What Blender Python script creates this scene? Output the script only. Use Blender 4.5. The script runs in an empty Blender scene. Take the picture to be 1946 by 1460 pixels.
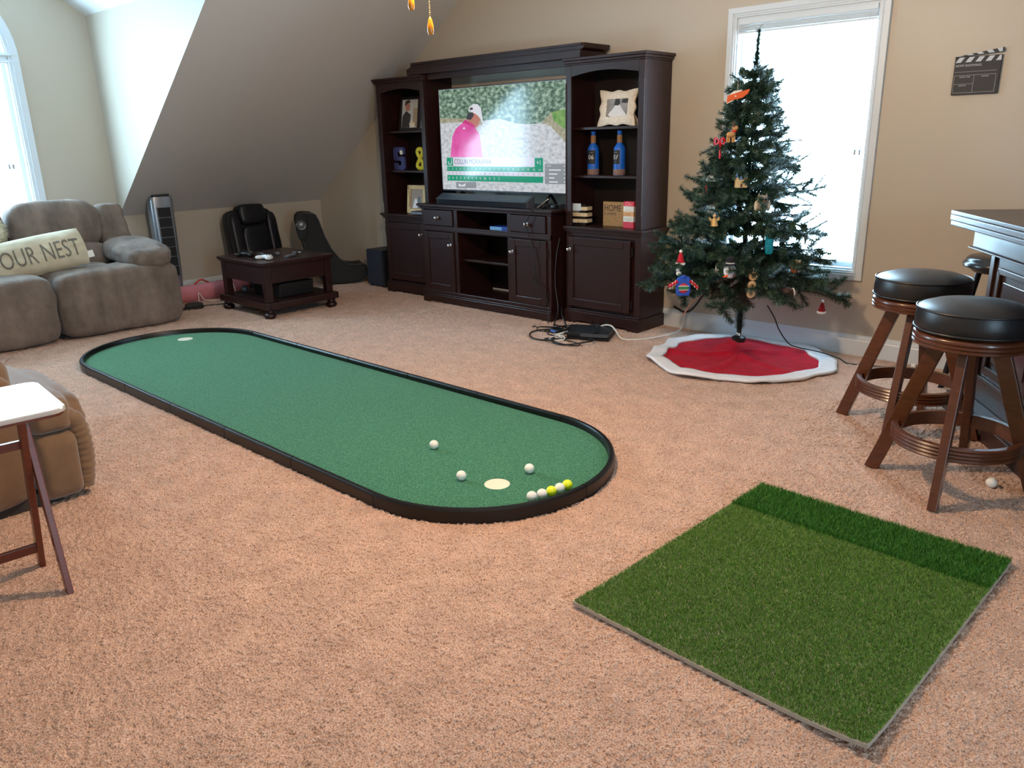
import bpy, bmesh, math, random
import numpy as np
from mathutils import Matrix, Vector, Euler, noise

random.seed(7)
rng = np.random.default_rng(7)
sc = bpy.context.scene
C = sc.collection

# ------------------------------------------------------------------ camera
F_PX, W_PX = 1490.0, 1946.0
YAW, PITCH, ROLL, CAM_H = -0.74682, -0.30331, -0.02345, 1.40
fwd = Vector((math.sin(YAW) * math.cos(PITCH), math.cos(YAW) * math.cos(PITCH), math.sin(PITCH)))
rgt0 = fwd.cross(Vector((0, 0, 1))).normalized()
up0 = rgt0.cross(fwd)
rgt = rgt0 * math.cos(ROLL) + up0 * math.sin(ROLL)
upv = -rgt0 * math.sin(ROLL) + up0 * math.cos(ROLL)
cam_data = bpy.data.cameras.new('camera')
cam_data.sensor_width = 36.0
cam_data.lens = F_PX / W_PX * 36.0
cam_data.clip_start = 0.05
cam = bpy.data.objects.new('camera', cam_data)
cam.matrix_world = Matrix(((rgt.x, upv.x, -fwd.x, 0), (rgt.y, upv.y, -fwd.y, 0), (rgt.z, upv.z, -fwd.z, CAM_H), (0, 0, 0, 1)))
C.objects.link(cam)
sc.camera = cam

# ------------------------------------------------------------------ world, exposure
SKY = 20.0
world = bpy.data.worlds.new('world')
sc.world = world
world.use_nodes = True
bgn = world.node_tree.nodes['Background']
bgn.inputs[0].default_value = (0.63, 0.93, 1.16, 1)
bgn.inputs[1].default_value = SKY
sc.view_settings.view_transform = 'Standard'
sc.view_settings.look = 'None'
sc.view_settings.exposure = 0.38
sc.view_settings.gamma = 1.0
sc.view_settings.use_curve_mapping = False
sc.cycles.max_bounces = 8
sc.cycles.diffuse_bounces = 5
sc.cycles.glossy_bounces = 3
sc.cycles.transparent_max_bounces = 8
sc.cycles.sample_clamp_indirect = 6.0
sc.cycles.caustics_reflective = False
sc.cycles.caustics_refractive = False
sc.cycles.use_denoising = True

LAMP = (-2.15, 2.0, 2.22)     # the light kit of the ceiling fan
LAMP_W = 130.0

# room dimensions
KX, KZ, SL = -7.60, 0.80, 0.75         # knee wall plane, its height, pitch of the sloped ceiling
WY = 5.145                              # wall behind the television
CH = 3.0                                # flat ceiling
XR, YF = 3.2, -3.0                      # walls behind and beside the camera
DC, DH = 1.66, 1.31                     # dormer centre and half width

# ------------------------------------------------------------------ helpers
def lin(c):
    return c / 12.92 if c <= 0.04045 else ((c + 0.055) / 1.055) ** 2.4

def rgb(*c):
    if len(c) == 1:
        h = c[0].lstrip('#')
        c = tuple(int(h[i:i + 2], 16) for i in (0, 2, 4))
    return tuple(lin(v / 255.0) for v in c) + (1.0,)

MATS = {}
def mat(name, col, rough=0.5, metal=0.0, spec=0.5, coat=0.0, var=None, bump=None, emit=0.0, sheen=0.0, wave=None, trans=0.0, coord='Object', var2=None, isl=None):
    """procedural principled material; var=(scale, amount), bump=(scale, strength, distance)"""
    if name in MATS:
        return MATS[name]
    m = bpy.data.materials.new(name)
    m.use_nodes = True
    nt = m.node_tree
    N, L = nt.nodes, nt.links
    p = N['Principled BSDF']
    p.inputs['Base Color'].default_value = col
    p.inputs['Roughness'].default_value = rough
    p.inputs['Metallic'].default_value = metal
    p.inputs['Specular IOR Level'].default_value = spec
    p.inputs['Coat Weight'].default_value = coat
    p.inputs['Coat Roughness'].default_value = 0.08
    p.inputs['Sheen Weight'].default_value = sheen
    tc = N.new('ShaderNodeTexCoord')
    out = None
    def mixc(a, fac_socket, k):
        mx = N.new('ShaderNodeMix'); mx.data_type = 'RGBA'; mx.blend_type = 'MULTIPLY'
        mx.inputs[0].default_value = 1.0
        rp = N.new('ShaderNodeMapRange')
        rp.inputs['From Min'].default_value = 0.25; rp.inputs['From Max'].default_value = 0.75
        rp.inputs['To Min'].default_value = 1 - k; rp.inputs['To Max'].default_value = 1 + k
        L.new(fac_socket, rp.inputs['Value'])
        if a is None:
            mx.inputs[6].default_value = col
        else:
            L.new(a, mx.inputs[6])
        cmb = N.new('ShaderNodeCombineColor')
        for i in range(3):
            L.new(rp.outputs[0], cmb.inputs[i])
        L.new(cmb.outputs[0], mx.inputs[7])
        return mx.outputs[2]
    for v in (var, var2):
        if v:
            n = N.new('ShaderNodeTexNoise'); n.inputs['Scale'].default_value = v[0]; n.inputs['Detail'].default_value = 4
            L.new(tc.outputs[coord], n.inputs['Vector'])
            out = mixc(out, n.outputs['Fac'], v[1])
    if wave:      # wood grain: (scale, stretch vector, amount)
        mp = N.new('ShaderNodeMapping'); mp.inputs['Scale'].default_value = wave[1]
        L.new(tc.outputs[coord], mp.inputs['Vector'])
        n = N.new('ShaderNodeTexNoise'); n.inputs['Scale'].default_value = wave[0]; n.inputs['Detail'].default_value = 5
        L.new(mp.outputs[0], n.inputs['Vector'])
        out = mixc(out, n.outputs['Fac'], wave[2])
    if isl:
        g = N.new('ShaderNodeNewGeometry')
        out = mixc(out, g.outputs['Random Per Island'], isl)
    if out is not None:
        L.new(out, p.inputs['Base Color'])
    if bump:
        n = N.new('ShaderNodeTexNoise'); n.inputs['Scale'].default_value = bump[0]; n.inputs['Detail'].default_value = 3
        L.new(tc.outputs[coord], n.inputs['Vector'])
        b = N.new('ShaderNodeBump'); b.inputs['Strength'].default_value = bump[1]; b.inputs['Distance'].default_value = bump[2]
        L.new(n.outputs['Fac'], b.inputs['Height'])
        L.new(b.outputs[0], p.inputs['Normal'])
    if emit:
        p.inputs['Emission Color'].default_value = col
        p.inputs['Emission Strength'].default_value = emit
        if out is not None:
            L.new(out, p.inputs['Emission Color'])
    if trans:
        p.inputs['Transmission Weight'].default_value = trans
    MATS[name] = m
    return m

class B:
    """collects geometry for ONE mesh"""
    def __init__(s):
        s.v, s.f = [], []
    def add(s, vs, fs):
        o = len(s.v)
        s.v.extend(tuple(v) for v in vs)
        s.f.extend(tuple(i + o for i in f) for f in fs)
        return s
    def box(s, x0, x1, y0, y1, z0, z1):
        v = [(x, y, z) for z in (z0, z1) for y in (y0, y1) for x in (x0, x1)]
        return s.add(v, [(0, 2, 3, 1), (4, 5, 7, 6), (0, 1, 5, 4), (2, 6, 7, 3), (0, 4, 6, 2), (1, 3, 7, 5)])
    def prism(s, poly, axis, a0, a1):
        """poly: 2D points in the other two axes (in cyclic order of the remaining axes x,y,z)"""
        n = len(poly)
        def P(p, a):
            return {'x': (a, p[0], p[1]), 'y': (p[0], a, p[1]), 'z': (p[0], p[1], a)}[axis]
        v = [P(p, a0) for p in poly] + [P(p, a1) for p in poly]
        f = [tuple(range(n))[::-1], tuple(range(n, 2 * n))]
        f += [(i, (i + 1) % n, n + (i + 1) % n, n + i) for i in range(n)]
        return s.add(v, f)
    def lathe(s, prof, n=24, c=(0, 0, 0)):
        k = len(prof)
        v, f = [], []
        for i in range(n):
            a = 2 * math.pi * i / n
            for r, z in prof:
                v.append((c[0] + r * math.cos(a), c[1] + r * math.sin(a), c[2] + z))
        for i in range(n):
            j = (i + 1) % n
            for q in range(k - 1):
                f.append((i * k + q, j * k + q, j * k + q + 1, i * k + q + 1))
        ring = abs(prof[0][0] - prof[-1][0]) < 1e-6 and prof[0][0] > 1e-6
        if ring:
            if abs(prof[0][1] - prof[-1][1]) > 1e-6:
                f += [(i * k + k - 1, ((i + 1) % n) * k + k - 1, ((i + 1) % n) * k, i * k) for i in range(n)]
            return s.add(v, f)
        if prof[0][0] > 1e-6:
            f.append(tuple(i * k for i in range(n))[::-1])
        if prof[-1][0] > 1e-6:
            f.append(tuple(i * k + k - 1 for i in range(n)))
        return s.add(v, f)
    def tube(s, pts, r, n=8, closed=False, flat=None):
        pts = [Vector(p) for p in pts]
        rr = r if hasattr(r, '__len__') else [r] * len(pts)
        m = len(pts)
        v, f = [], []
        ref = None
        for i, p in enumerate(pts):
            if closed:
                t = pts[(i + 1) % m] - pts[i - 1]
            else:
                t = pts[min(i + 1, m - 1)] - pts[max(i - 1, 0)]
            t = t.normalized() if t.length > 1e-9 else Vector((0, 0, 1))
            if ref is None:
                ref = Vector((0, 0, 1)) if abs(t.z) < 0.9 else Vector((1, 0, 0))
            a = (ref - t * ref.dot(t))
            a = a.normalized() if a.length > 1e-6 else t.orthogonal().normalized()
            b = t.cross(a)
            ref = a
            for k in range(n):
                w = 2 * math.pi * k / n
                ca, sa = math.cos(w), math.sin(w)
                v.append(p + a * (rr[i] * ca * (flat or 1.0)) + b * (rr[i] * sa))
        for i in range(m if closed else m - 1):
            j = (i + 1) % m
            for k in range(n):
                l = (k + 1) % n
                f.append((i * n + k, i * n + l, j * n + l, j * n + k))
        if not closed:
            f.append(tuple(range(n))[::-1])
            f.append(tuple((m - 1) * n + k for k in range(n)))
        return s.add(v, f)
    def bar(s, p0, p1, w, d, ref=(0, 0, 1), w1=None):
        """square bar from p0 to p1, w along ref-side, d along the other"""
        p0, p1 = Vector(p0), Vector(p1)
        t = (p1 - p0).normalized()
        a = Vector(ref) - t * Vector(ref).dot(t)
        a = a.normalized() if a.length > 1e-6 else t.orthogonal().normalized()
        b = t.cross(a)
        w1 = w1 or w
        v = []
        for p, ww in ((p0, w), (p1, w1)):
            for sa, sb in ((-1, -1), (1, -1), (1, 1), (-1, 1)):
                v.append(p + a * (sa * ww / 2) + b * (sb * d / 2))
        return s.add(v, [(3, 2, 1, 0), (4, 5, 6, 7), (0, 1, 5, 4), (1, 2, 6, 5), (2, 3, 7, 6), (3, 0, 4, 7)])
    def cush(s, c, size, n=4.0, seg=14, wr=0.0, wf=6.0, seed=0.0, M=None, pinch=0.0):
        """rounded cushion: superellipsoid box with optional wrinkles"""
        idx, v, f = {}, [], []
        def vid(i, j, k):
            key = (i, j, k)
            if key not in idx:
                p = Vector((2 * i / seg - 1, 2 * j / seg - 1, 2 * k / seg - 1))
                q = Vector([math.copysign(math.sin(abs(t) * math.pi / 2) ** 0.9, t) for t in p])
                d = (abs(q.x) ** n + abs(q.y) ** n + abs(q.z) ** n) ** (1 / n)
                q = q / d
                if pinch:
                    e = 1 - pinch * (abs(q.x) ** 3 * abs(q.y) ** 3)
                    q.z *= e
                w = Vector((q.x * size[0] / 2, q.y * size[1] / 2, q.z * size[2] / 2))
                if wr:
                    k2 = noise.noise(Vector((w.x * wf + seed, w.y * wf - seed, w.z * wf * 1.4)))
                    k2 += 0.5 * noise.noise(Vector((w.x * wf * 2.3, w.y * wf * 2.3 + seed, w.z * wf * 2.6)))
                    w += q.normalized() * (k2 * wr)
                if M is not None:
                    w = M @ w
                idx[key] = len(v)
                v.append(w + Vector(c))
            return idx[key]
        for a in range(seg):
            for b in range(seg):
                for side in (0, seg):
                    q = [(a, b), (a + 1, b), (a + 1, b + 1), (a, b + 1)]
                    fl = side == 0
                    for ax in range(3):
                        ids = []
                        for (i, j) in q:
                            t = [i, j]; t.insert(ax, side); ids.append(vid(*t))
                        if fl ^ (ax == 1):
                            ids = ids[::-1]
                        f.append(tuple(ids))
        return s.add(v, f)
    def sphere(s, c, r, n=16, m=10, sc_=(1, 1, 1)):
        v, f = [(c[0], c[1], c[2] + r * sc_[2])], []
        for i in range(1, m):
            t = math.pi * i / m
            for k in range(n):
                a = 2 * math.pi * k / n
                v.append((c[0] + r * sc_[0] * math.sin(t) * math.cos(a), c[1] + r * sc_[1] * math.sin(t) * math.sin(a), c[2] + r * sc_[2] * math.cos(t)))
        v.append((c[0], c[1], c[2] - r * sc_[2]))
        e = len(v) - 1
        for k in range(n):
            f.append((0, 1 + k, 1 + (k + 1) % n))
            f.append((e, 1 + (m - 2) * n + (k + 1) % n, 1 + (m - 2) * n + k))
        for i in range(m - 2):
            for k in range(n):
                l = (k + 1) % n
                f.append((1 + i * n + k, 1 + (i + 1) * n + k, 1 + (i + 1) * n + l, 1 + i * n + l))
        return s.add(v, f)
    def xf(s, M, start=0):
        s.v[start:] = [tuple(M @ Vector(p)) for p in s.v[start:]]
        return s

def spline(pts, k=8):
    """smooth curve through the points (Catmull-Rom)"""
    P = [Vector(p) for p in pts]
    P = [P[0] * 2 - P[1]] + P + [P[-1] * 2 - P[-2]]
    out = []
    for i in range(1, len(P) - 2):
        for j in range(k):
            t = j / k
            a, b, c, d = P[i - 1], P[i], P[i + 1], P[i + 2]
            out.append(.5 * (2 * b + (c - a) * t + (2 * a - 5 * b + 4 * c - d) * t * t + (3 * b - a - 3 * c + d) * t ** 3))
    out.append(P[-2])
    return [Vector((p.x, p.y, max(p.z, .004))) for p in out]

def T(x, y, z):
    return Matrix.Translation((x, y, z))
def RZ(a):
    return Matrix.Rotation(a, 4, 'Z')
def RX(a):
    return Matrix.Rotation(a, 4, 'X')
def RY(a):
    return Matrix.Rotation(a, 4, 'Y')

def mesh_of(name, b, m, smooth=None):
    me = bpy.data.meshes.new(name)
    me.from_pydata([tuple(p) for p in b.v], [], b.f)
    me.update()
    if smooth is not None:
        me.shade_smooth()
        if smooth < 180:
            me.set_sharp_from_angle(angle=math.radians(smooth))
    if m is not None:
        me.materials.append(m)
    return me

def obj(name, b, m, parent=None, smooth=None, bevel=0.0, seg=2, loc=None):
    me = b if isinstance(b, bpy.types.Mesh) else mesh_of(name, b, m, smooth)
    o = bpy.data.objects.new(name, me)
    C.objects.link(o)
    if parent is not None:
        o.parent = parent
    if loc is not None:
        o.location = loc
    if bevel:
        md = o.modifiers.new('bevel', 'BEVEL')
        md.width = bevel; md.segments = seg; md.limit_method = 'ANGLE'; md.angle_limit = math.radians(40)
        md.harden_normals = False
    return o

def tag(o, label, cat, group=None):
    o['label'] = label; o['category'] = cat
    if group:
        o['group'] = group
    return o

def thing(name, label, cat, loc=(0, 0, 0), rotz=0.0, group=None):
    o = bpy.data.objects.new(name, None)
    o.empty_display_size = 0.1
    C.objects.link(o)
    o.location = loc; o.rotation_euler = (0, 0, rotz)
    return tag(o, label, cat, group)

def struct(name, b, m, parent=None, smooth=None, bevel=0.0):
    o = obj(name, b, m, parent, smooth, bevel)
    if parent is None:
        o['kind'] = 'structure'
    return o

def dup(root, loc, rotz, label, group=None):
    r = root.copy(); C.objects.link(r)
    r.location = loc; r.rotation_euler = (0, 0, rotz); r['label'] = label
    if group:
        r['group'] = group
    for ch in list(root.children):
        c = ch.copy(); C.objects.link(c); c.parent = r
        for g in list(ch.children):
            d = g.copy(); C.objects.link(d); d.parent = c
    return r

_TX = {}
def text_mesh(s, size=1.0, align='LEFT', extrude=0.0):
    """(verts, faces) of a string in the xy plane, baseline at 0"""
    key = (s, align, extrude)
    if key not in _TX:
        cu = bpy.data.curves.new('txt', 'FONT')
        cu.body = s; cu.align_x = align; cu.size = 1.0; cu.extrude = extrude; cu.resolution_u = 3
        o = bpy.data.objects.new('txt', cu); C.objects.link(o)
        dg = bpy.context.evaluated_depsgraph_get()
        me = bpy.data.meshes.new_from_object(o.evaluated_get(dg))
        _TX[key] = ([tuple(v.co) for v in me.vertices], [tuple(p.vertices) for p in me.polygons])
        bpy.data.objects.remove(o); bpy.data.curves.remove(cu); bpy.data.meshes.remove(me)
    v, f = _TX[key]
    return [(x * size, y * size, z * size) for x, y, z in v], f

def put_text(b, s, size, M, align='LEFT', sx=1.0):
    v, f = text_mesh(s, size, align)
    b.add([M @ Vector((x * sx, y, z)) for x, y, z in v], f)

# text facing -Y (towards the room from the back wall): x right, z up
FACE = RX(math.pi / 2)

# common materials
WALL = mat('wall_paint', rgb(190, 181, 166), 0.42, bump=(260, 0.12, 0.002), spec=0.35)
SLOPEM = mat('slope_paint', rgb(204, 202, 200), 0.45, bump=(130, 0.30, 0.004), spec=0.5)
CEILM = mat('ceiling_paint', rgb(225, 228, 228), 0.8)
TRIM = mat('white_trim', rgb(214, 223, 230), 0.35)
ESP = mat('espresso_wood', rgb(42, 21, 18), 0.36, spec=.36, wave=(7, (1, 1, 14), 0.35), coat=0.10)
ESPP = mat('espresso_panel', rgb(40, 18, 17), 0.40, spec=.35, wave=(7, (14, 1, 1), 0.3), coat=0.06)
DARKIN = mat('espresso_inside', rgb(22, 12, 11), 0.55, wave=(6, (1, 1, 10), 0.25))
CHROME = mat('polished_nickel', rgb(205, 205, 208), 0.14, metal=1.0)
BLACKP = mat('black_plastic', rgb(20, 21, 23), 0.38, var=(60, 0.1))
BLACKC = mat('black_cable', rgb(16, 17, 19), 0.45, var=(40, 0.1))
WHITEC = mat('white_cable', rgb(225, 222, 214), 0.45, var=(40, 0.05))
# ================================================================== ROOM
# carpet floor
def carpet_mat():
    m = bpy.data.materials.new('carpet')
    m.use_nodes = True
    nt = m.node_tree; N, L = nt.nodes, nt.links
    p = N['Principled BSDF']
    p.inputs['Roughness'].default_value = 0.95
    p.inputs['Specular IOR Level'].default_value = 0.1
    p.inputs['Sheen Weight'].default_value = 0.25
    tc = N.new('ShaderNodeTexCoord')
    def nz(scale, det):
        n = N.new('ShaderNodeTexNoise'); n.inputs['Scale'].default_value = scale; n.inputs['Detail'].default_value = det
        L.new(tc.outputs['Object'], n.inputs['Vector']); return n
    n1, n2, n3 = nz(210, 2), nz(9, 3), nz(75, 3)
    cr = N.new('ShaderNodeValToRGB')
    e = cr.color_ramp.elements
    e[0].position = 0.30; e[0].color = rgb(140, 100, 82)  # fibre tones; the dark end also paints in shade between tufts
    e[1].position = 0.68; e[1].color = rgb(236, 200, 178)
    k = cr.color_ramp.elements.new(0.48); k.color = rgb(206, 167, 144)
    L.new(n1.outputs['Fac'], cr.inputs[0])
    mx = N.new('ShaderNodeMix'); mx.data_type = 'RGBA'; mx.blend_type = 'MULTIPLY'; mx.inputs[0].default_value = 1
    r2 = N.new('ShaderNodeMapRange'); r2.inputs['From Min'].default_value = .3; r2.inputs['From Max'].default_value = .7
    r2.inputs['To Min'].default_value = .86; r2.inputs['To Max'].default_value = 1.1
    L.new(n2.outputs['Fac'], r2.inputs[0])
    L.new(cr.outputs[0], mx.inputs[6])
    cc = N.new('ShaderNodeCombineColor')
    for i in range(3): L.new(r2.outputs[0], cc.inputs[i])
    L.new(cc.outputs[0], mx.inputs[7])
    L.new(mx.outputs[2], p.inputs['Base Color'])
    ad = N.new('ShaderNodeMath'); ad.operation = 'ADD'
    L.new(n1.outputs['Fac'], ad.inputs[0]); L.new(n3.outputs['Fac'], ad.inputs[1])
    b = N.new('ShaderNodeBump'); b.inputs['Strength'].default_value = 1.0; b.inputs['Distance'].default_value = 0.007
    L.new(ad.outputs[0], b.inputs['Height']); L.new(b.outputs[0], p.inputs['Normal'])
    return m
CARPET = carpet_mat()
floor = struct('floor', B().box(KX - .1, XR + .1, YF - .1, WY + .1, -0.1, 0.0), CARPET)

# raised pile of the carpet where its tufts are large enough to see: a finely displaced sheet
NEAR_X, NEAR_D = -4.4, 4.3
def carpet_pile(name, x0, x1, y0, y1, d, amp, seed, far=False):
    g = np.random.default_rng(seed)
    nx, ny = int((x1 - x0) / d), int((y1 - y0) / d)
    def smooth(a, k):
        for _ in range(k):
            a = (a + np.roll(a, 1, 0) * .5 + np.roll(a, -1, 0) * .5) / 2
            a = (a + np.roll(a, 1, 1) * .5 + np.roll(a, -1, 1) * .5) / 2
        return (a - a.mean()) / a.std()
    h = smooth(g.normal(size=(ny + 1, nx + 1)), 1) * 1.0 + smooth(g.normal(size=(ny + 1, nx + 1)), 6) * .12
    z = .002 + amp * np.tanh(h * .8)
    X, Y = np.meshgrid(np.linspace(x0, x1, nx + 1), np.linspace(y0, y1, ny + 1))
    # keep the part of the floor around the view, leave out what the green and the mat cover
    dep = X * fwd.x + Y * fwd.y - CAM_H * fwd.z
    lat = X * rgt.x + Y * rgt.y - CAM_H * rgt.z
    keep = (dep > 1.2) & (np.abs(lat) < .66 * dep + .45)
    near = (dep < NEAR_D) & (X > NEAR_X)
    keep &= ~((dep < NEAR_D - .05) & (X > NEAR_X + .05)) if far else near
    cxg = np.clip(X, -5.325, -2.355)
    keep &= ((X - cxg) ** 2 + (Y - 2.318) ** 2) > .57 ** 2
    keep &= ~((np.abs(X + .835) < .40) & (np.abs(Y - 2.245) < .53))
    X = X + g.uniform(-.4, .4, X.shape) * d; Y = Y + g.uniform(-.4, .4, Y.shape) * d
    k4 = keep[:-1, :-1] & keep[:-1, 1:] & keep[1:, 1:] & keep[1:, :-1]
    idx = np.arange((nx + 1) * (ny + 1)).reshape(ny + 1, nx + 1)
    q = np.stack([idx[:-1, :-1], idx[:-1, 1:], idx[1:, 1:], idx[1:, :-1]], -1)[k4]
    used, inv = np.unique(q.ravel(), return_inverse=True)
    co = np.stack([X.ravel(), Y.ravel(), z.ravel()], 1)[used]
    q = inv.reshape(-1, 4)
    co[np.bincount(q.ravel(), minlength=len(co)) < 4, 2] = -.003      # the rim dips into the floor
    me = bpy.data.meshes.new(name)
    me.vertices.add(len(co)); me.vertices.foreach_set('co', co.ravel())
    me.loops.add(q.size); me.loops.foreach_set('vertex_index', q.ravel().astype(np.int32))
    me.polygons.add(len(q)); me.polygons.foreach_set('loop_start', (np.arange(len(q)) * 4).astype(np.int32))
    me.update(calc_edges=True)
    me.shade_smooth()
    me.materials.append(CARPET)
    o = obj(name, me, None, floor)
    o['kind'] = 'stuff'
    return o
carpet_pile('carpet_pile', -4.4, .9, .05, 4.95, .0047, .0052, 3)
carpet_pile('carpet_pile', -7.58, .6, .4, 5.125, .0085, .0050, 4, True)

# wall behind the television, with a window hole
WX0, WX1, WZ0, WZ1 = -2.675, -1.772, 0.548, 2.118
def wall_with_hole():
    b = B()
    x0, x1, y0, y1 = KX - .1, XR + .1, WY, WY + .12
    b.box(x0, WX0, y0, y1, 0, CH + .1); b.box(WX1, x1, y0, y1, 0, CH + .1)
    b.box(WX0, WX1, y0, y1, 0, WZ0); b.box(WX0, WX1, y0, y1, WZ1, CH + .1)
    return b
struct('wall_back', wall_with_hole(), WALL)
# added unseen window, right of the camera, to fill the sloped ceiling with daylight; sized like the one behind the tree
RY0, RY1 = -.45, .455
struct('wall_right', B().box(XR, XR + .1, YF, RY0, 0, CH + .1).box(XR, XR + .1, RY1, WY, 0, CH + .1).box(XR, XR + .1, RY0, RY1, 0, WZ0).box(XR, XR + .1, RY0, RY1, WZ1, CH + .1), WALL)
struct('wall_front', B().box(KX - .1, XR + .1, YF - .1, YF, 0, CH + .1), WALL)

# knee wall and dormer window wall (one plane)
GZ = 2.479                              # height of the dormer ceiling at its cheeks
GY = DH - (CH - GZ) / 0.67              # half width of the flat part
AW, AS, AB = 0.645, 2.11, 0.78          # arched opening: half width, springing line, bottom
def left_wall():
    b = B()
    b.box(KX - .12, KX, DC + DH, WY, 0, KZ + .02)
    b.box(KX - .12, KX, YF, DC - DH, 0, KZ + .02)
    arc = [(DC + AW * math.cos(t), AS + AW * math.sin(t)) for t in np.linspace(0, math.pi, 25)]
    half = [(DC + AW, AB), (DC + DH, AB), (DC + DH, GZ), (DC + GY, CH), (DC, CH)] + [q for q in arc if q[0] >= DC - 1e-6][::-1]
    b.prism(half, 'x', KX - .12, KX)
    b.prism([(2 * DC - y, z) for y, z in half][::-1], 'x', KX - .12, KX)
    b.box(KX - .12, KX, DC - DH, DC + DH, 0, AB)
    return b
struct('wall_left', left_wall(), WALL)
def cheek(s):
    y = DC + s * (DH - .003)
    xe = KX + (GZ - KZ) / SL
    b = B()
    b.prism([(KX, KZ), (KX, GZ), (xe, GZ)], 'y', y, y + s * .0025)
    return b
struct('wall_dormer', cheek(1), WALL)
struct('wall_dormer.001', cheek(-1), WALL)

# sloped ceiling with the dormer cut out, then the white flat and gable ceilings
def slope_part(s):
    xe = KX + (GZ - KZ) / SL; xt = KX + (CH - KZ) / SL
    yo = WY if s > 0 else YF
    pts = [(KX, DC + s * DH), (KX, yo), (xt, yo), (xt, DC + s * GY), (xe, DC + s * DH)]
    lo = [(x, y, KZ + SL * (x - KX)) for x, y in pts]
    hi = [(x, y, z + .1) for x, y, z in lo]
    n = len(pts)
    return B().add(lo + hi, [tuple(range(n)), tuple(range(n, 2 * n))[::-1]] + [(i, (i + 1) % n, n + (i + 1) % n, n + i) for i in range(n)])
struct('ceiling_slope', slope_part(1), SLOPEM)
struct('ceiling_slope.001', slope_part(-1), SLOPEM)
def flat_ceiling():
    xe = KX + (GZ - KZ) / SL; xt = KX + (CH - KZ) / SL
    b = B()
    b.box(xt, XR, YF, WY, CH, CH + .1)
    b.box(KX, xt, DC - GY, DC + GY, CH, CH + .1)
    for s in (1, -1):
        lo = [(KX, DC + s * DH, GZ), (xe, DC + s * DH, GZ), (xt, DC + s * GY, CH), (KX, DC + s * GY, CH)]
        hi = [(x, y, z + .1) for x, y, z in lo]
        b.add(lo + hi, [(0, 1, 2, 3), (7, 6, 5, 4), (0, 1, 5, 4), (1, 2, 6, 5), (2, 3, 7, 6), (3, 0, 4, 7)])
    return b
struct('ceiling', flat_ceiling(), CEILM)

# baseboards: tall flat board with a stepped cap
def baseboard(name, p0, p1, nrm):
    p0, p1, nrm = Vector(p0), Vector(p1), Vector(nrm)
    prof = [(0, 0), (.015, 0), (.015, .098), (.012, .104), (.012, .116), (.007, .122), (.006, .132), (0, .134)]
    v = [p + nrm * d + Vector((0, 0, z)) for p in (p0, p1) for d, z in prof]
    n = len(prof)
    f = [tuple(range(n)), tuple(range(n, 2 * n))[::-1]] + [(i, (i + 1) % n, n + (i + 1) % n, n + i) for i in range(n)]
    return struct(name, B().add(v, f), TRIM)
baseboard('baseboard_back', (KX + .016, WY, 0), (XR, WY, 0), (0, -1, 0))
baseboard('baseboard_left', (KX, YF, 0), (KX, WY - .016, 0), (1, 0, 0))

# ---- window 1: in the wall behind the tree
GLASS = bpy.data.materials.new('window_glass'); GLASS.use_nodes = True
def _glass(m):
    nt = m.node_tree; N, L = nt.nodes, nt.links
    N.remove(N['Principled BSDF'])
    t = N.new('ShaderNodeBsdfTransparent'); g = N.new('ShaderNodeBsdfGlossy'); g.inputs['Roughness'].default_value = 0.02
    mx = N.new('ShaderNodeMixShader'); mx.inputs[0].default_value = 0.05
    t.inputs[0].default_value = (.97, .99, 1, 1)
    L.new(t.outputs[0], mx.inputs[1]); L.new(g.outputs[0], mx.inputs[2]); L.new(mx.outputs[0], N['Material Output'].inputs[0])
_glass(GLASS)
VINYL = bpy.data.materials.new('white_vinyl'); VINYL.use_nodes = True
def _vinyl(m):
    nt = m.node_tree; N, L = nt.nodes, nt.links
    p = N['Principled BSDF']; p.inputs['Base Color'].default_value = rgb(240, 243, 246); p.inputs['Roughness'].default_value = .4
    t = N.new('ShaderNodeBsdfTranslucent'); t.inputs[0].default_value = (.95, .97, 1, 1)
    mx = N.new('ShaderNodeMixShader'); mx.inputs[0].default_value = .55
    L.new(p.outputs[0], mx.inputs[1]); L.new(t.outputs[0], mx.inputs[2]); L.new(mx.outputs[0], N['Material Output'].inputs[0])
_vinyl(VINYL)

def ring_xz(b, x0, x1, z0, z1, w, y0, y1):
    """mitred rectangular ring in the xz plane, w wide, growing outwards from the opening"""
    i = [(x0, z0), (x1, z0), (x1, z1), (x0, z1)]
    o = [(x0 - w, z0 - w), (x1 + w, z0 - w), (x1 + w, z1 + w), (x0 - w, z1 + w)]
    for k in range(4):
        j = (k + 1) % 4
        b.prism([i[k], i[j], o[j], o[k]], 'y', y0, y1)
    return b

w1 = bpy.data.objects.new('window_1', None); C.objects.link(w1); w1['kind'] = 'structure'
cas = B()
ring_xz(cas, WX0, WX1, WZ0, WZ1, .030, WY - .012, WY)
ring_xz(cas, WX0 - .026, WX1 + .026, WZ0 - .026, WZ1 + .026, .034, WY - .021, WY)
ring_xz(cas, WX0 - .012, WX1 + .012, WZ0 - .012, WZ1 + .012, .006, WY - .017, WY)
obj('window_casing', cas, TRIM, w1, bevel=.002)
jb = B()
ring_xz(jb, WX0 + .012, WX1 - .012, WZ0 + .012, WZ1 - .012, .0118, WY + .001, WY + .12)
obj('window_jamb', jb, TRIM, w1)
sash = B()
ring_xz(sash, WX0 + .030, WX1 - .030, WZ0 + .046, WZ1 - .04, .018, WY + .055, WY + .085)
sash.box(WX0 + .012, WX1 - .012, WY + .05, WY + .09, WZ0 + .012, WZ0 + .040)
obj('sash_frame', sash, TRIM, w1, bevel=.002)
zmid = 1.297
obj('meeting_rail', B().box(WX0 + .03, WX1 - .03, WY + .05, WY + .085, zmid - .012, zmid + .012), VINYL, w1)
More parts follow.
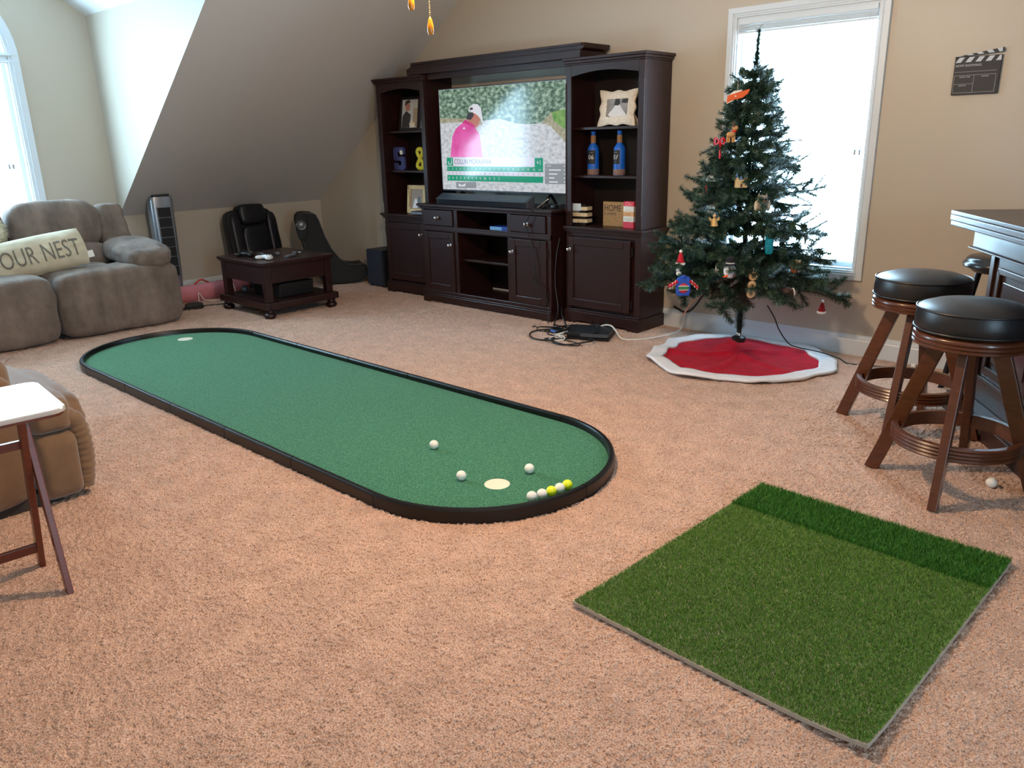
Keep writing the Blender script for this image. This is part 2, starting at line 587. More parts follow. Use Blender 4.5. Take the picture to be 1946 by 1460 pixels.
for zz in (zmid + .016, zmid - .016):
    obj('rail_edge', B().box(WX0 + .03, WX1 - .03, WY + .049, WY + .052, zz - .002, zz + .002), TRIM, w1)
for zz in (1.16, 1.22, 0.82, 1.345):
    obj('grille_bar', B().box(WX0 + .03, WX1 - .03, WY + .073, WY + .077, zz - .002, zz + .002), VINYL, w1)
obj('window_pane', B().box(WX0 + .03, WX1 - .03, WY + .068, WY + .071, zmid + .013, WZ1 - .058), GLASS, w1)
obj('window_pane', B().box(WX0 + .03, WX1 - .03, WY + .078, WY + .081, WZ0 + .064, zmid - .013), GLASS, w1)
for xx, zz in ((WX1 - .085, zmid - .028), (WX1 - .055, zmid - .028)):
    obj('sash_latch', B().box(xx - .006, xx + .006, WY + .045, WY + .06, zz - .016, zz + .016), mat('latch_grey', rgb(150, 152, 156), .5), w1)
fill_win = bpy.data.objects.new('added_fill_window', None); C.objects.link(fill_win); fill_win['kind'] = 'structure'  # added out of view to brighten the slope with daylight
def ring_yz(b, y0, y1, z0, z1, w, x0, x1):
    i = [(y0, z0), (y1, z0), (y1, z1), (y0, z1)]
    o = [(y0 - w, z0 - w), (y1 + w, z0 - w), (y1 + w, z1 + w), (y0 - w, z1 + w)]
    for k in range(4):
        j = (k + 1) % 4
        b.prism([i[k], i[j], o[j], o[k]], 'x', x0, x1)
    return b
obj('window_casing', ring_yz(ring_yz(B(), RY0, RY1, WZ0, WZ1, .03, XR - .012, XR), RY0 - .026, RY1 + .026, WZ0 - .026, WZ1 + .026, .034, XR - .021, XR), TRIM, fill_win)
obj('sash_frame', ring_yz(B(), RY0 + .03, RY1 - .03, WZ0 + .03, WZ1 - .03, .0295, XR + .03, XR + .06), TRIM, fill_win)
obj('meeting_rail', B().box(XR + .03, XR + .06, RY0 + .03, RY1 - .03, zmid - .012, zmid + .012), VINYL, fill_win)
obj('window_pane', B().box(XR + .044, XR + .047, RY0 + .03, RY1 - .03, WZ0 + .03, WZ1 - .03), GLASS, fill_win)
# raised blind: headrail and a stack of slats
bl = thing('window_blind', 'white slat blind pulled up to the top of the window behind the tree', 'blind', (0, 0, 0))
obj('headrail', B().box(WX0 + .014, WX1 - .014, WY - .008, WY + .044, WZ1 - .045, WZ1 - .0125), TRIM, bl, bevel=.003)
for k in range(6):
    zz = WZ1 - .048 - k * .0062
    obj('slat', B().box(WX0 + .016, WX1 - .016, WY - .006, WY + .044, zz - .0042, zz), TRIM, bl)
obj('bottom_rail', B().box(WX0 + .016, WX1 - .016, WY - .008, WY + .046, WZ1 - .100, WZ1 - .087), TRIM, bl, bevel=.003)
obj('lift_cord', B().tube([(WX1 - .06, WY - .01, WZ1 - .05), (WX1 - .058, WY - .01, WZ1 - .12)], .0015, 5), TRIM, bl)

# ---- window 2: arched window in the dormer
w2 = bpy.data.objects.new('window_2', None); C.objects.link(w2); w2['kind'] = 'structure'
def arch_band(b, r0, r1, x0, x1, zb):
    """band between two arch outlines (half widths r0<r1)"""
    ts = np.linspace(0, math.pi, 33)
    i = [(DC + r0, zb)] + [(DC + r0 * math.cos(t), AS + r0 * math.sin(t)) for t in ts] + [(DC - r0, zb)]
    o = [(DC + r1, zb)] + [(DC + r1 * math.cos(t), AS + r1 * math.sin(t)) for t in ts] + [(DC - r1, zb)]
    n = len(i)
    for k in range(n - 1):
        b.prism([i[k], i[k + 1], o[k + 1], o[k]], 'x', x0, x1)
    return b
b = B()
arch_band(b, AW, AW + .03, KX, KX + .012, AB)
arch_band(b, AW + .026, AW + .078, KX, KX + .021, AB)
b.box(KX, KX + .021, DC - AW - .078, DC + AW + .078, AB - .078, AB)
obj('window_casing', b, TRIM, w2)
b = B(); arch_band(b, AW - .012, AW - .0002, KX - .12, KX - .001, AB + .001)
b.box(KX - .12, KX - .001, DC - AW, DC + AW, AB + .0002, AB + .012)
obj('window_jamb', b, TRIM, w2)
b = B(); b.box(KX - .09, KX + .014, DC - AW + .012, DC + AW - .012, AS - .04, AS + .04)
b.tube([(KX + .014, DC - AW, AS - .022), (KX + .014, DC + AW + .06, AS - .022)], .010, 10)
b.tube([(KX + .014, DC - AW, AS + .022), (KX + .014, DC + AW + .06, AS + .022)], .010, 10)
obj('transom_bar', b, TRIM, w2, smooth=40)
b = B(); arch_band(b, AW - .045, AW - .012, KX - .085, KX - .055, AS + .04)
obj('arch_sash', b, TRIM, w2)
b = B()
b.box(KX - .085, KX - .055, DC + AW - .045, DC + AW - .012, AB + .012, AS - .04); b.box(KX - .085, KX - .055, DC - AW + .012, DC - AW + .045, AB + .012, AS - .04)
b.box(KX - .085, KX - .055, DC - AW + .045, DC + AW - .045, AB + .012, AB + .06)
obj('sash_frame', b, TRIM, w2)
obj('window_pane', B().box(KX - .072, KX - .069, DC - AW + .045, DC + AW - .045, AB + .06, AS - .04), GLASS, w2)
ts = np.linspace(0, math.pi, 25)
obj('arch_pane', B().prism([(DC + (AW - .045) * math.cos(t), AS + .04 + (AW - .085) * math.sin(t)) for t in ts], 'x', KX - .072, KX - .069), GLASS, w2)
for yy in (DC + AW - .13, DC + AW - .10):
    obj('sash_latch', B().box(KX - .054, KX - .046, yy - .008, yy + .008, 1.25, 1.29), MATS['latch_grey'], w2)

# daylight comes from the sky through the two windows and the added fill window: portals only steer the sampling
def portal(name, loc, rot, sx, sy):
    l = bpy.data.lights.new(name, 'AREA'); l.shape = 'RECTANGLE'; l.size = sx; l.size_y = sy
    l.cycles.is_portal = True
    o = bpy.data.objects.new(name, l); C.objects.link(o)
    o.location = loc; o.rotation_euler = rot
portal('window_portal.002', (XR + .11, (RY0 + RY1) / 2, (WZ0 + WZ1) / 2), (0, math.pi / 2, 0), WZ1 - WZ0, RY1 - RY0)  # portal of the added fill window
portal('window_portal', ((WX0 + WX1) / 2, WY + .125, (WZ0 + WZ1) / 2), (-math.pi / 2, 0, 0), WX1 - WX0, WZ1 - WZ0)
portal('window_portal.001', (KX - .125, DC, (AB + AS + AW) / 2), (0, -math.pi / 2, 0), AS + AW - AB, 2 * AW)
# ================================================================== ENTERTAINMENT CENTRE
def crown(b, x0, x1, y0, y1, z0, steps, back=True):
    """stack of slabs: steps=[(height, overhang)] bottom to top, overhang on front and sides"""
    z = z0
    for h, ov in steps:
        b.box(x0 - ov, x1 + ov, y0 - ov, y1, z, z + h)
        z += h
    return b

def panel_door(parent, x0, x1, yf, z0, z1, rail, knob, name='door', knob_z=None):
    """frame-and-panel door whose face lies at yf; knob = x of the knob"""
    d = obj(name, B().box(x0, x0 + rail, yf, yf + .02, z0, z1).box(x1 - rail, x1, yf, yf + .02, z0, z1)
            .box(x0 + rail, x1 - rail, yf, yf + .02, z0, z0 + rail).box(x0 + rail, x1 - rail, yf, yf + .02, z1 - rail, z1), ESP, parent, bevel=.004)
    obj('panel', B().box(x0 + rail - .004, x1 - rail + .004, yf + .009, yf + .016, z0 + rail - .004, z1 - rail + .004), ESPP, d, bevel=.002)
    if knob is not None:
        knob_part(d, knob, yf, knob_z if knob_z is not None else z1 - .10)
    return d

def knob_part(parent, x, y, z):
    k = B().lathe([(.0, 0), (.013, 0), (.013, .003), (.006, .006), (.005, .016), (.011, .021), (.0155, .028), (.0145, .034), (.008, .038), (0, .039)], 20)
    k.xf(T(x, y, z) @ RX(math.pi / 2))
    return obj('knob', k, CHROME, parent, smooth=60)

YB = WY - .006
def hutch(name, label, x0, x1, yf, z0, z1, shelf_z, cl, cr):
    t = thing(name, label, 'bookcase', (0, 0, 0))
    ow = .052                                  # stile width
    # sides, each with a stopped groove moulding at the front edge
    s1 = B().box(x0, x0 + .02, yf + .02, YB, z0, z1); s2 = B().box(x1 - .02, x1, yf + .02, YB, z0, z1)
    obj('side_panel', s1, ESPP, t, bevel=.002); obj('side_panel', s2, ESPP, t, bevel=.002)
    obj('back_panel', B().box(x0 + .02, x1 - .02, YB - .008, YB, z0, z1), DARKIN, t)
    for xa in (x0, x1 - ow):
        st = obj('stile', B().box(xa, xa + ow, yf, yf + .02, z0, z1), ESP, t, bevel=.003)
        gx = xa + ow - .004 if xa > x0 else xa + .004
        obj('groove_bead', B().tube([(gx, yf - .001, z0 + .10), (gx, yf - .001, z1 - .12)], .005, 8), ESP, st, smooth=60)
    # arched top rail
    n = 18
    arc = [(x0 + ow + (x1 - x0 - 2 * ow) * k / n, z1 - .075 + .030 * math.sin(math.pi * k / n)) for k in range(n + 1)]
    obj('arched_rail', B().prism([(x1 - ow, z1)] + [(x0 + ow, z1)] + arc, 'y', yf + .001, yf + .019), ESP, t)
    b = B(); crown(b, x0, x1, yf, YB, z1, [(.012, .006), (.016, .016), (.018, .028)])
    b2 = B()
    zz = z1
    for h, ov in ((.012, .006), (.018, .016), (.020, .028)):
        b2.box(x0 - min(ov, cl), x1 + min(ov, cr), yf - ov, YB, zz, zz + h); zz += h
    obj('crown_moulding', b2, ESP, t, bevel=.003)
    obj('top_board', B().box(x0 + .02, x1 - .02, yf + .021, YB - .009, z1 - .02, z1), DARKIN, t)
    for sz in shelf_z:
        obj('shelf', B().box(x0 + .021, x1 - .021, yf + .065, YB - .009, sz - .019, sz), ESP, t, bevel=.002)
    return t

def base_cab(name, label, x0, x1, yf, z1, cl, cr, hinge):
    t = thing(name, label, 'cabinet', (0, 0, 0))
    obj('cabinet_body', B().box(x0, x1, yf + .022, YB, .0, z1 - .045), ESPP, t, bevel=.003)
    top = B(); zz = z1 - .045
    for h, ov in ((.014, .010), (.012, .018), (.019, .030)):
        top.box(x0 - min(ov, cl), x1 + min(ov, cr), yf - ov, YB, zz, zz + h); zz += h
    obj('top_board', top, ESP, t, bevel=.003)
    obj('face_frame', B().box(x0, x0 + .05, yf + .004, yf + .022, .10, z1 - .045).box(x1 - .05, x1, yf + .004, yf + .022, .10, z1 - .045)
        .box(x0 + .05, x1 - .05, yf + .004, yf + .022, z1 - .075, z1 - .045), ESP, t, bevel=.002)
    pl = B(); pl.prism([(x0 - min(.012, cl), 0), (x0 + .09, 0), (x0 + .12, .024), (x1 - .12, .024), (x1 - .09, 0), (x1 + cr * .4, 0), (x1 + cr * .4, .098), (x0 - min(.012, cl), .098)], 'y', yf - .014, yf + .003)
    pl.box(x1 - .01, x1 + cr * .4, yf + .003, YB, .004, .098)
    pl.box(x0, x1 + .004, yf - .008, yf + .003, .098, .112)
    obj('plinth', pl, ESP, t, bevel=.003)
    xa, xb = x0 + .022, x1 - .078
    kx = xa + .03 if hinge == 'r' else xb - .03
    panel_door(t, xa, xb, yf - .016, .135, z1 - .080, .062, kx, knob_z=z1 - .175)
    hx = xb + .010 if hinge == 'r' else xa - .010
    for hz in (.20, z1 - .16):
        obj('hinge', B().tube([(hx, yf - .004, hz - .035), (hx, yf - .004, hz + .035)], .005, 8), BLACKP, t, smooth=60)
    return t

PF = 4.80                                       # face of the two tall piers
RX0, RX1 = -3.838, -3.153
LX0, LX1 = -6.050, -5.402
base_cab('base_cabinet', 'dark wood base cabinet with one panelled door, under the shelves with the blue bottles', RX0, RX1, PF, .752, .012, .03, 'r')
hutch('bookcase_hutch', 'tall dark open bookcase holding two blue bottles and a white carved frame', RX0, RX1, PF, .7525, 1.893, (1.468, 1.124), .012, .03)
base_cab('base_cabinet', 'dark wood base cabinet partly behind the console, beside the black subwoofer', LX0, LX1, PF, .752, .03, .0, 'l')
hutch('bookcase_hutch', 'tall dark open bookcase holding the blue letter S and yellow ampersand', LX0, LX1, PF, .7525, 1.889, (1.490, 1.142), .024, .0)

# low console under the television
CX0, CX1, CF, CZ = -5.398, -3.905, 4.70, .872
con = thing('media_console', 'wide dark wood console with two drawers and two doors under the television', 'cabinet', (0, 0, 0))
x0, x1, yf = CX0, CX1, CF
b = B()
b.box(x0, x0 + .02, yf + .02, YB, .07, CZ - .045).box(x1 - .02, x1, yf + .02, YB, .07, CZ - .045)
b.box(-4.978, -4.958, yf + .02, YB, .07, CZ - .045).box(-4.352, -4.332, yf + .02, YB, .07, CZ - .045)
b.box(x0 + .02, x1 - .02, yf + .02, YB, .07, .085).box(x0 + .02, x1 - .02, yf + .02, YB, .655, .672)
obj('carcass', b, ESPP, con)
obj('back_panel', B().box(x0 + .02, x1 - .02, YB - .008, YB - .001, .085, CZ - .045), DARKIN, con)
fr = B()
for xa, xb in ((x0, x0 + .035), (-4.992, -4.945), (-4.366, -4.325), (x1 - .045, x1)):
    fr.box(xa, xb, yf, yf + .02, .115, CZ - .045)
fr.box(x0, x1, yf - .006, yf + .02, .640, .685)
fr.box(x0, x1, yf - .010, yf + .02, .648, .662)
obj('face_frame', fr, ESP, con, bevel=.003)
tp = B(); zz = CZ - .045
for h, ov in ((.014, .008), (.010, .018), (.021, .034)):
    tp.box(x0 - min(ov, .030), x1 + ov, yf - ov, YB, zz, zz + h); zz += h
obj('top_board', tp, ESP, con, bevel=.004)
pl = B(); pl.prism([(x0 - .01, 0), (x0 + .07, 0), (x0 + .10, .012), (x1 - .10, .012), (x1 - .07, 0), (x1 + .012, 0), (x1 + .012, .072), (x0 - .01, .072)], 'y', yf - .022, yf - .001)
pl.box(x0 - .004, x1 + .006, yf - .012, yf + .019, .072, .085).box(x0, x1, yf - .006, yf + .019, .085, .113)
pl.box(x1 - .01, x1 + .012, yf - .001, YB, .003, .072)
obj('plinth', pl, ESP, con, bevel=.003)
for xa, xb in ((x0 + .037, -4.994), (-4.323, x1 - .047)):
    d = obj('drawer', B().box(xa, xb, yf - .012, yf + .3, .690, .822), ESPP, con, bevel=.004)
    knob_part(d, (xa + xb) / 2, yf - .012, .757)
panel_door(con, x0 + .030, -4.990, yf - .014, .118, .634, .058, -5.022, knob_z=.53)
panel_door(con, -4.330, x1 - .040, yf - .014, .118, .634, .058, -4.298, knob_z=.53)
for hz in (.20, .54):
    obj('hinge', B().tube([(x1 - .032, yf - .006, hz - .03), (x1 - .032, yf - .006, hz + .03)], .005, 8), BLACKP, con, smooth=60)
obj('shelf', B().box(-4.957, -4.353, yf + .05, YB - .03, .392, .41), ESP, con, bevel=.002)
# bridge across the top of the two piers
br = thing('bridge_shelf', 'dark wood bridge with crown moulding spanning above the television', 'shelf', (0, 0, 0))
ztop = 1.9435
poly = [(-5.600, ztop), (-3.702, ztop), (-3.694, ztop + .048), (-3.668, ztop + .062), (-3.660, ztop + .096), (-5.535, ztop + .096), (-5.545, ztop + .066), (-5.580, ztop + .052), (-5.600, ztop + .048)]
b = B().prism(poly, 'y', 4.79, 5.10)
obj('bridge_board', b, ESP, br, bevel=.003)
mb = B().box(-5.50, -3.69, 4.780, 4.7898, ztop + .050, ztop + .058)
mb.box(-5.52, -3.675, 4.772, 4.7898, ztop + .078, ztop + .0955)
obj('moulding', mb, ESP, br, bevel=.002)
obj('light_valance', B().box(-5.395, -3.845, 4.84, 4.86, 1.897, ztop - .0005), ESP, br, bevel=.002)

# ---- television
tv = thing('television', 'large flat television showing a golfer in a pink shirt', 'television', (-5.287, 4.862, .9755))
TW, THh = 1.440, .842
obj('bezel', B().box(0, TW, .003, .012, 0, .012).box(0, TW, .003, .012, THh - .008, THh).box(0, .008, .003, .012, .012, THh - .008).box(TW - .008, TW, .003, .012, .012, THh - .008),
    mat('tv_bezel', rgb(52, 54, 58), .25, metal=.6, var=(30, .05)), tv, bevel=.001)
obj('back_shell', B().box(.0, TW, .0125, .03, 0, THh).box(.15, TW - .15, .03, .07, .05, .5), BLACKP, tv, bevel=.004)
for fx in (.22, 1.22):
    obj('foot', B().bar((fx, .03, .0), (fx, -.06, -.1015), .02, .012).bar((fx, .03, .0), (fx, .12, -.1015), .02, .012), BLACKP, tv)
def screen_mat(name, c, e=1.0, var=None, scale=(1, 1, 1), ramp=None):
    m = bpy.data.materials.new(name); m.use_nodes = True
    nt = m.node_tree; N, L = nt.nodes, nt.links
    p = N['Principled BSDF']
    p.inputs['Base Color'].default_value = (.01, .01, .011, 1)
    p.inputs['Roughness'].default_value = .10
    p.inputs['Specular IOR Level'].default_value = .28
    p.inputs['Emission Strength'].default_value = e
    p.inputs['Emission Color'].default_value = c
    if ramp:
        tc = N.new('ShaderNodeTexCoord'); mp = N.new('ShaderNodeMapping'); mp.inputs['Scale'].default_value = scale
        n = N.new('ShaderNodeTexNoise'); n.inputs['Scale'].default_value = var[0]; n.inputs['Detail'].default_value = var[1]
        L.new(tc.outputs['Object'], mp.inputs[0]); L.new(mp.outputs[0], n.inputs['Vector'])
        cr = N.new('ShaderNodeValToRGB')
        cr.color_ramp.elements[0].position, cr.color_ramp.elements[0].color = ramp[0]
        cr.color_ramp.elements[1].position, cr.color_ramp.elements[1].color = ramp[-1]
        for q in ramp[1:-1]:
            k = cr.color_ramp.elements.new(q[0]); k.color = q[1]
        L.new(n.outputs['Fac'], cr.inputs[0]); L.new(cr.outputs[0], p.inputs['Emission Color'])
    return m
EM = .62
S_SAND = screen_mat('screen_sand', rgb(205, 210, 216), EM, (26, 5), (1, 1, 1.6), [(.30, rgb(176, 180, 186)), (.45, rgb(204, 208, 214)), (.62, rgb(226, 229, 233))])
S_HEDGE = screen_mat('screen_hedge', rgb(110, 140, 118), EM, (24, 4), (1, 1, 1.5), [(.34, rgb(62, 88, 76)), (.5, rgb(112, 142, 120)), (.64, rgb(178, 202, 182))])
S_EARTH = screen_mat('screen_earth', rgb(170, 160, 130), EM, (30, 3), (1, 1, 1), [(.3, rgb(150, 146, 118)), (.7, rgb(196, 192, 170))])
S_GREEN = screen_mat('screen_grass', rgb(120, 165, 90), EM, (20, 3), (1, 1, 1), [(.3, rgb(96, 150, 76)), (.7, rgb(150, 188, 112))])
S_PINK = screen_mat('screen_pink', rgb(240, 90, 180), EM, (9, 3), (1, 1, 1), [(.3, rgb(226, 70, 160)), (.7, rgb(250, 112, 196))])
S_PINK2 = screen_mat('screen_collar', rgb(214, 60, 140), EM)
S_WHITE = screen_mat('screen_white', rgb(235, 236, 244), EM)
S_BAR = screen_mat('screen_name_bar', rgb(226, 224, 240), EM)
S_SKIN = screen_mat('screen_skin', rgb(200, 128, 112), EM)
S_HAIR = screen_mat('screen_dark', rgb(70, 66, 74), EM)
S_TEAL = screen_mat('screen_teal', rgb(16, 158, 120), EM)
S_GREY = screen_mat('screen_grey', rgb(150, 156, 162), EM)
S_TEXT = screen_mat('screen_text', rgb(92, 92, 108), EM)
scr = obj('screen', B().box(.008, TW - .008, .0035, .010, .012, THh - .008), S_SAND, tv)
OX, OZ = .007, .0095                # screen drawing origin inside the set
def flat(name, polys, m, lay):
    b = B()
    for p in polys:
        b.add([(OX + x, .0032 - .00012 * lay, OZ + z) for x, z in p], [tuple(range(len(p)))])
    return obj(name, b, m, scr)
def rrect(x0, x1, z0, z1):
    return [(x0, z0), (x1, z0), (x1, z1), (x0, z1)]
top = .823
flat('hedge_picture', [[(.004, .600), (.14, .592), (.30, .586), (.52, .56), (.71, .57), (.88, .53), (1.02, .52), (1.15, .525), (1.25, .60), (1.422, .62), (1.422, top), (.004, top)]], S_HEDGE, 1)
flat('bank_picture', [[(.004, .556), (.14, .556), (.29, .556), (.51, .529), (.52, .56), (.30, .586), (.14, .592), (.004, .600)]], S_EARTH, 1)
flat('bank_picture', [[(1.15, .525), (1.24, .500), (1.422, .352), (1.422, .46), (1.27, .537), (1.25, .60)]], S_EARTH, 1)
flat('grass_picture', [[(1.25, .60), (1.27, .537), (1.422, .452), (1.422, .62)]], S_GREEN, 2)
flat('shirt_picture', [[(.113, .275), (.148, .444), (.194, .506), (.278, .551), (.316, .559), (.428, .505), (.472, .461), (.487, .392), (.500, .272)]], S_PINK, 2)
flat('head_picture', [[(.329, .578), (.342, .622), (.412, .634), (.456, .610), (.486, .583), (.475, .534), (.442, .508), (.406, .522)]], S_SKIN, 3)
flat('hair_picture', [[(.329, .578), (.342, .622), (.405, .634), (.418, .606), (.380, .572)]], S_HAIR, 4)
flat('collar_picture', [[(.278, .551), (.311, .577), (.418, .532), (.434, .504), (.400, .512), (.315, .541)]], S_PINK2, 4)
flat('cap_picture', [[(.353, .641), (.371, .675), (.415, .696), (.466, .692), (.502, .658), (.510, .613), (.518, .56), (.532, .533), (.508, .548), (.486, .583), (.456, .607), (.412, .628)]], S_WHITE, 5)
flat('cap_strap_picture', [[(.367, .648), (.378, .668), (.403, .670), (.411, .652)]], S_HAIR, 6)
flat('arm_picture', [[(.108, .272), (.113, .275), (.14, .272)]], S_SKIN, 3)
flat('shirt_mark_picture', [[(.277, .501), (.296, .520), (.312, .500)]], S_WHITE, 3)
flat('shoe_picture', [[(.167, .066), (.418, .070), (.416, .020), (.17, .014)]], S_GREY, 1)
flat('shoe_mark_picture', [[(.20, .055), (.24, .040), (.29, .058), (.28, .030), (.20, .030)]], S_WHITE, 2)
flat('name_bar', [rrect(.143, 1.076, .202, .270)], S_BAR, 4)
flat('score_bar', [rrect(.064, 1.162, .157, .196)], S_TEAL, 4)
flat('par_bar', [rrect(.064, 1.162, .125, .1565)], S_BAR, 4)
flat('result_bar', [rrect(.064, 1.162, .076, .1245)], S_TEAL, 4)
flat('emblem_box', [rrect(.064, .143, .202, .270)], S_TEAL, 5)
flat('total_box', [rrect(1.076, 1.163, .195, .266)], S_TEAL, 5)
flat('leader_panel', [rrect(1.180, 1.422, .070, .222)], S_GREY, 4)
def stext(name, items, m, lay=7):
    b = B()
    for s, size, x, z, al in items:
        put_text(b, s, size, T(OX + x, .0032 - .00012 * lay, OZ + z) @ FACE, al, .82)
    o = obj(name, b, m, scr)
    o['kind'] = 'stuff'
    return o
stext('name_text', [('COLLIN MORIKAWA', .058, .158, .217, 'LEFT')], S_TEXT)
stext('total_text', [('+1', .055, 1.12, .212, 'CENTER')], S_WHITE)
cols = [.086 + .0478 * k for k in range(9)] + [.522] + [.578 + .0535 * k for k in range(9)] + [1.068, 1.128]
hdr = ['1', '2', '3', '4', '5', '6', '7', '8', '9', 'OUT', '10', '11', '12', '13', '14', '15', '16', '17', '18', 'IN', 'TOT']
par = list('454434454') + ['36'] + list('443545344') + ['36', '72']
res = list('445344444') + ['36', '4', '5', '3']
stext('hole_text', [(s, .026 if len(s) < 3 else .017, x, .168, 'CENTER') for s, x in zip(hdr, cols)], S_WHITE)
stext('par_text', [(s, .027, x, .131, 'CENTER') for s, x in zip(par, cols)], S_TEXT)
stext('result_text', [(s, .032, x, .090, 'CENTER') for s, x in zip(res, cols)], S_WHITE)
stext('leader_text', [(s, .019, x, z, 'LEFT') for s, x, z in (('1  ROSE', 1.19, .200), ('2', 1.19, .170), ('4', 1.19, .110))], S_WHITE)
flat('leader_dashes', [rrect(1.222, 1.222 + w, z, z + .009) for z, w in ((.171, .12), (.141, .085), (.111, .055), (.081, .09))] + [rrect(1.372, 1.382, z, z + .009) for z in (.201, .171, .141, .111, .081)], S_WHITE, 7)
em = B()
pts = [(.104 + .020 * math.cos(a), .230 + .017 * math.sin(a)) for a in np.linspace(math.radians(150), math.radians(390), 15)]
em.tube([(OX + x, .0024, OZ + z) for x, z in pts], .0035, 5)
em.box(OX + .122, OX + .127, .0022, .0026, OZ + .222, OZ + .256)
em.sphere((OX + .124, .0024, OZ + .262), .004, 8, 6)
em.xf(Matrix.Identity(4))
em.v = [(x, .0032 - .00012 * 7 + (y - .0024) * .05, z) for x, y, z in em.v]
obj('emblem_mark', em, S_WHITE, scr)

# ---- sound bar lying in front of the set
sb = thing('sound_bar', 'long black sound bar with slanted front lying below the television', 'sound bar', (0, 0, CZ))
prof = [(4.690, .002), (4.760, .002), (4.775, .090), (4.755, .092), (4.676, .052), (4.678, .045)]
obj('bar_body', B().prism(prof, 'x', -5.165, -4.135), mat('sound_bar_black', rgb(26, 34, 42), .32, var=(50, .1)), sb, bevel=.003)
obj('grille', B().add([(-5.160, 4.7535, .0935), (-4.140, 4.7535, .0935), (-4.140, 4.6765, .0545), (-5.160, 4.6765, .0545)], [(3, 2, 1, 0)]), mat('sound_bar_mesh', rgb(62, 78, 92), .35, bump=(900, .4, .001)), sb)
for xa in (-5.172, -4.134):
    obj('end_cap', B().prism(prof, 'x', xa, xa + .006), mat('sound_bar_cap', rgb(90, 92, 100), .3, metal=.3, var=(20, .05)), sb)
# odds and ends on the right end of the console
od = thing('cable_bundle', 'tangle of black plugs and wires on the console beside the sound bar', 'cables', (-4.02, 4.80, CZ))
b = B()
for k in range(5):
    r = random.Random(k)
    c0 = Vector((r.uniform(-.05, .10), r.uniform(-.02, .06), .012))
    b.tube([c0 + Vector((.05 * math.cos(a) * r.uniform(.6, 1.1), .03 * math.sin(a), .004 + .016 * abs(math.sin(a * 1.5 + k)))) for a in np.linspace(0, 5.6, 22)], .0035, 6)
obj('wire_loops', b, BLACKC, od, smooth=60)
obj('plug', B().cush((.06, .0, .016), (.05, .03, .03), 5, 6), BLACKP, od, smooth=60)
obj('plug', B().cush((-.03, -.02, .012), (.04, .03, .022), 5, 6), BLACKP, od, smooth=60)
obj('antenna', B().tube([(-.06, -.06, .006), (-.01, -.02, .055), (.01, .0, .075)], .003, 6), mat('grey_metal', rgb(150, 150, 152), .3, metal=.8), od, smooth=60)
# thin game cable hanging over the front of the console
gc = thing('hanging_cable', 'thin black cable hanging over the right drawer and door of the console', 'cable', (0, 0, 0))
b = B(); b.tube(spline([(-4.03, 4.72, CZ + .006), (-4.06, 4.662, CZ + .003), (-4.10, 4.652, .80), (-4.125, 4.651, .757), (-4.10, 4.672, .66), (-4.06, 4.672, .50), (-4.04, 4.672, .38), (-4.06, 4.672, .35), (-4.07, 4.672, .32), (-4.04, 4.668, .315), (-3.99, 4.668, .29), (-3.94, 4.665, .22), (-3.90, 4.655, .12), (-3.88, 4.63, .05), (-3.86, 4.60, .012)]), .0035, 6)
obj('cable_run', b, BLACKC, gc, smooth=60)
# blue game case stack in the console slot
bx = thing('game_case', 'small blue plastic case lying in the open slot of the console', 'case', (-4.545, 4.84, .6725))
obj('case_shell', B().box(-.09, .125, -.06, .06, 0, .034), mat('case_blue', rgb(36, 78, 170), .35, var=(20, .06)), bx, bevel=.004)
obj('case_label', B().box(-.088, .045, -.0612, -.0602, .004, .030), mat('case_label', rgb(120, 178, 226), .4, var=(60, .08)), bx)
# silver box on the left base cabinet
sbx = thing('cable_box', 'small silver and black box beside the gold picture frame', 'set-top box', (-5.57, 4.80, .7525))
obj('box_body', B().box(-.08, .125, -.012, .09, .003, .033), BLACKP, sbx, bevel=.003)
obj('front_strip', B().box(-.075, .12, -.0135, -.0122, .008, .028), mat('box_silver', rgb(150, 156, 166), .3, metal=.7, var=(20, .05)), sbx)
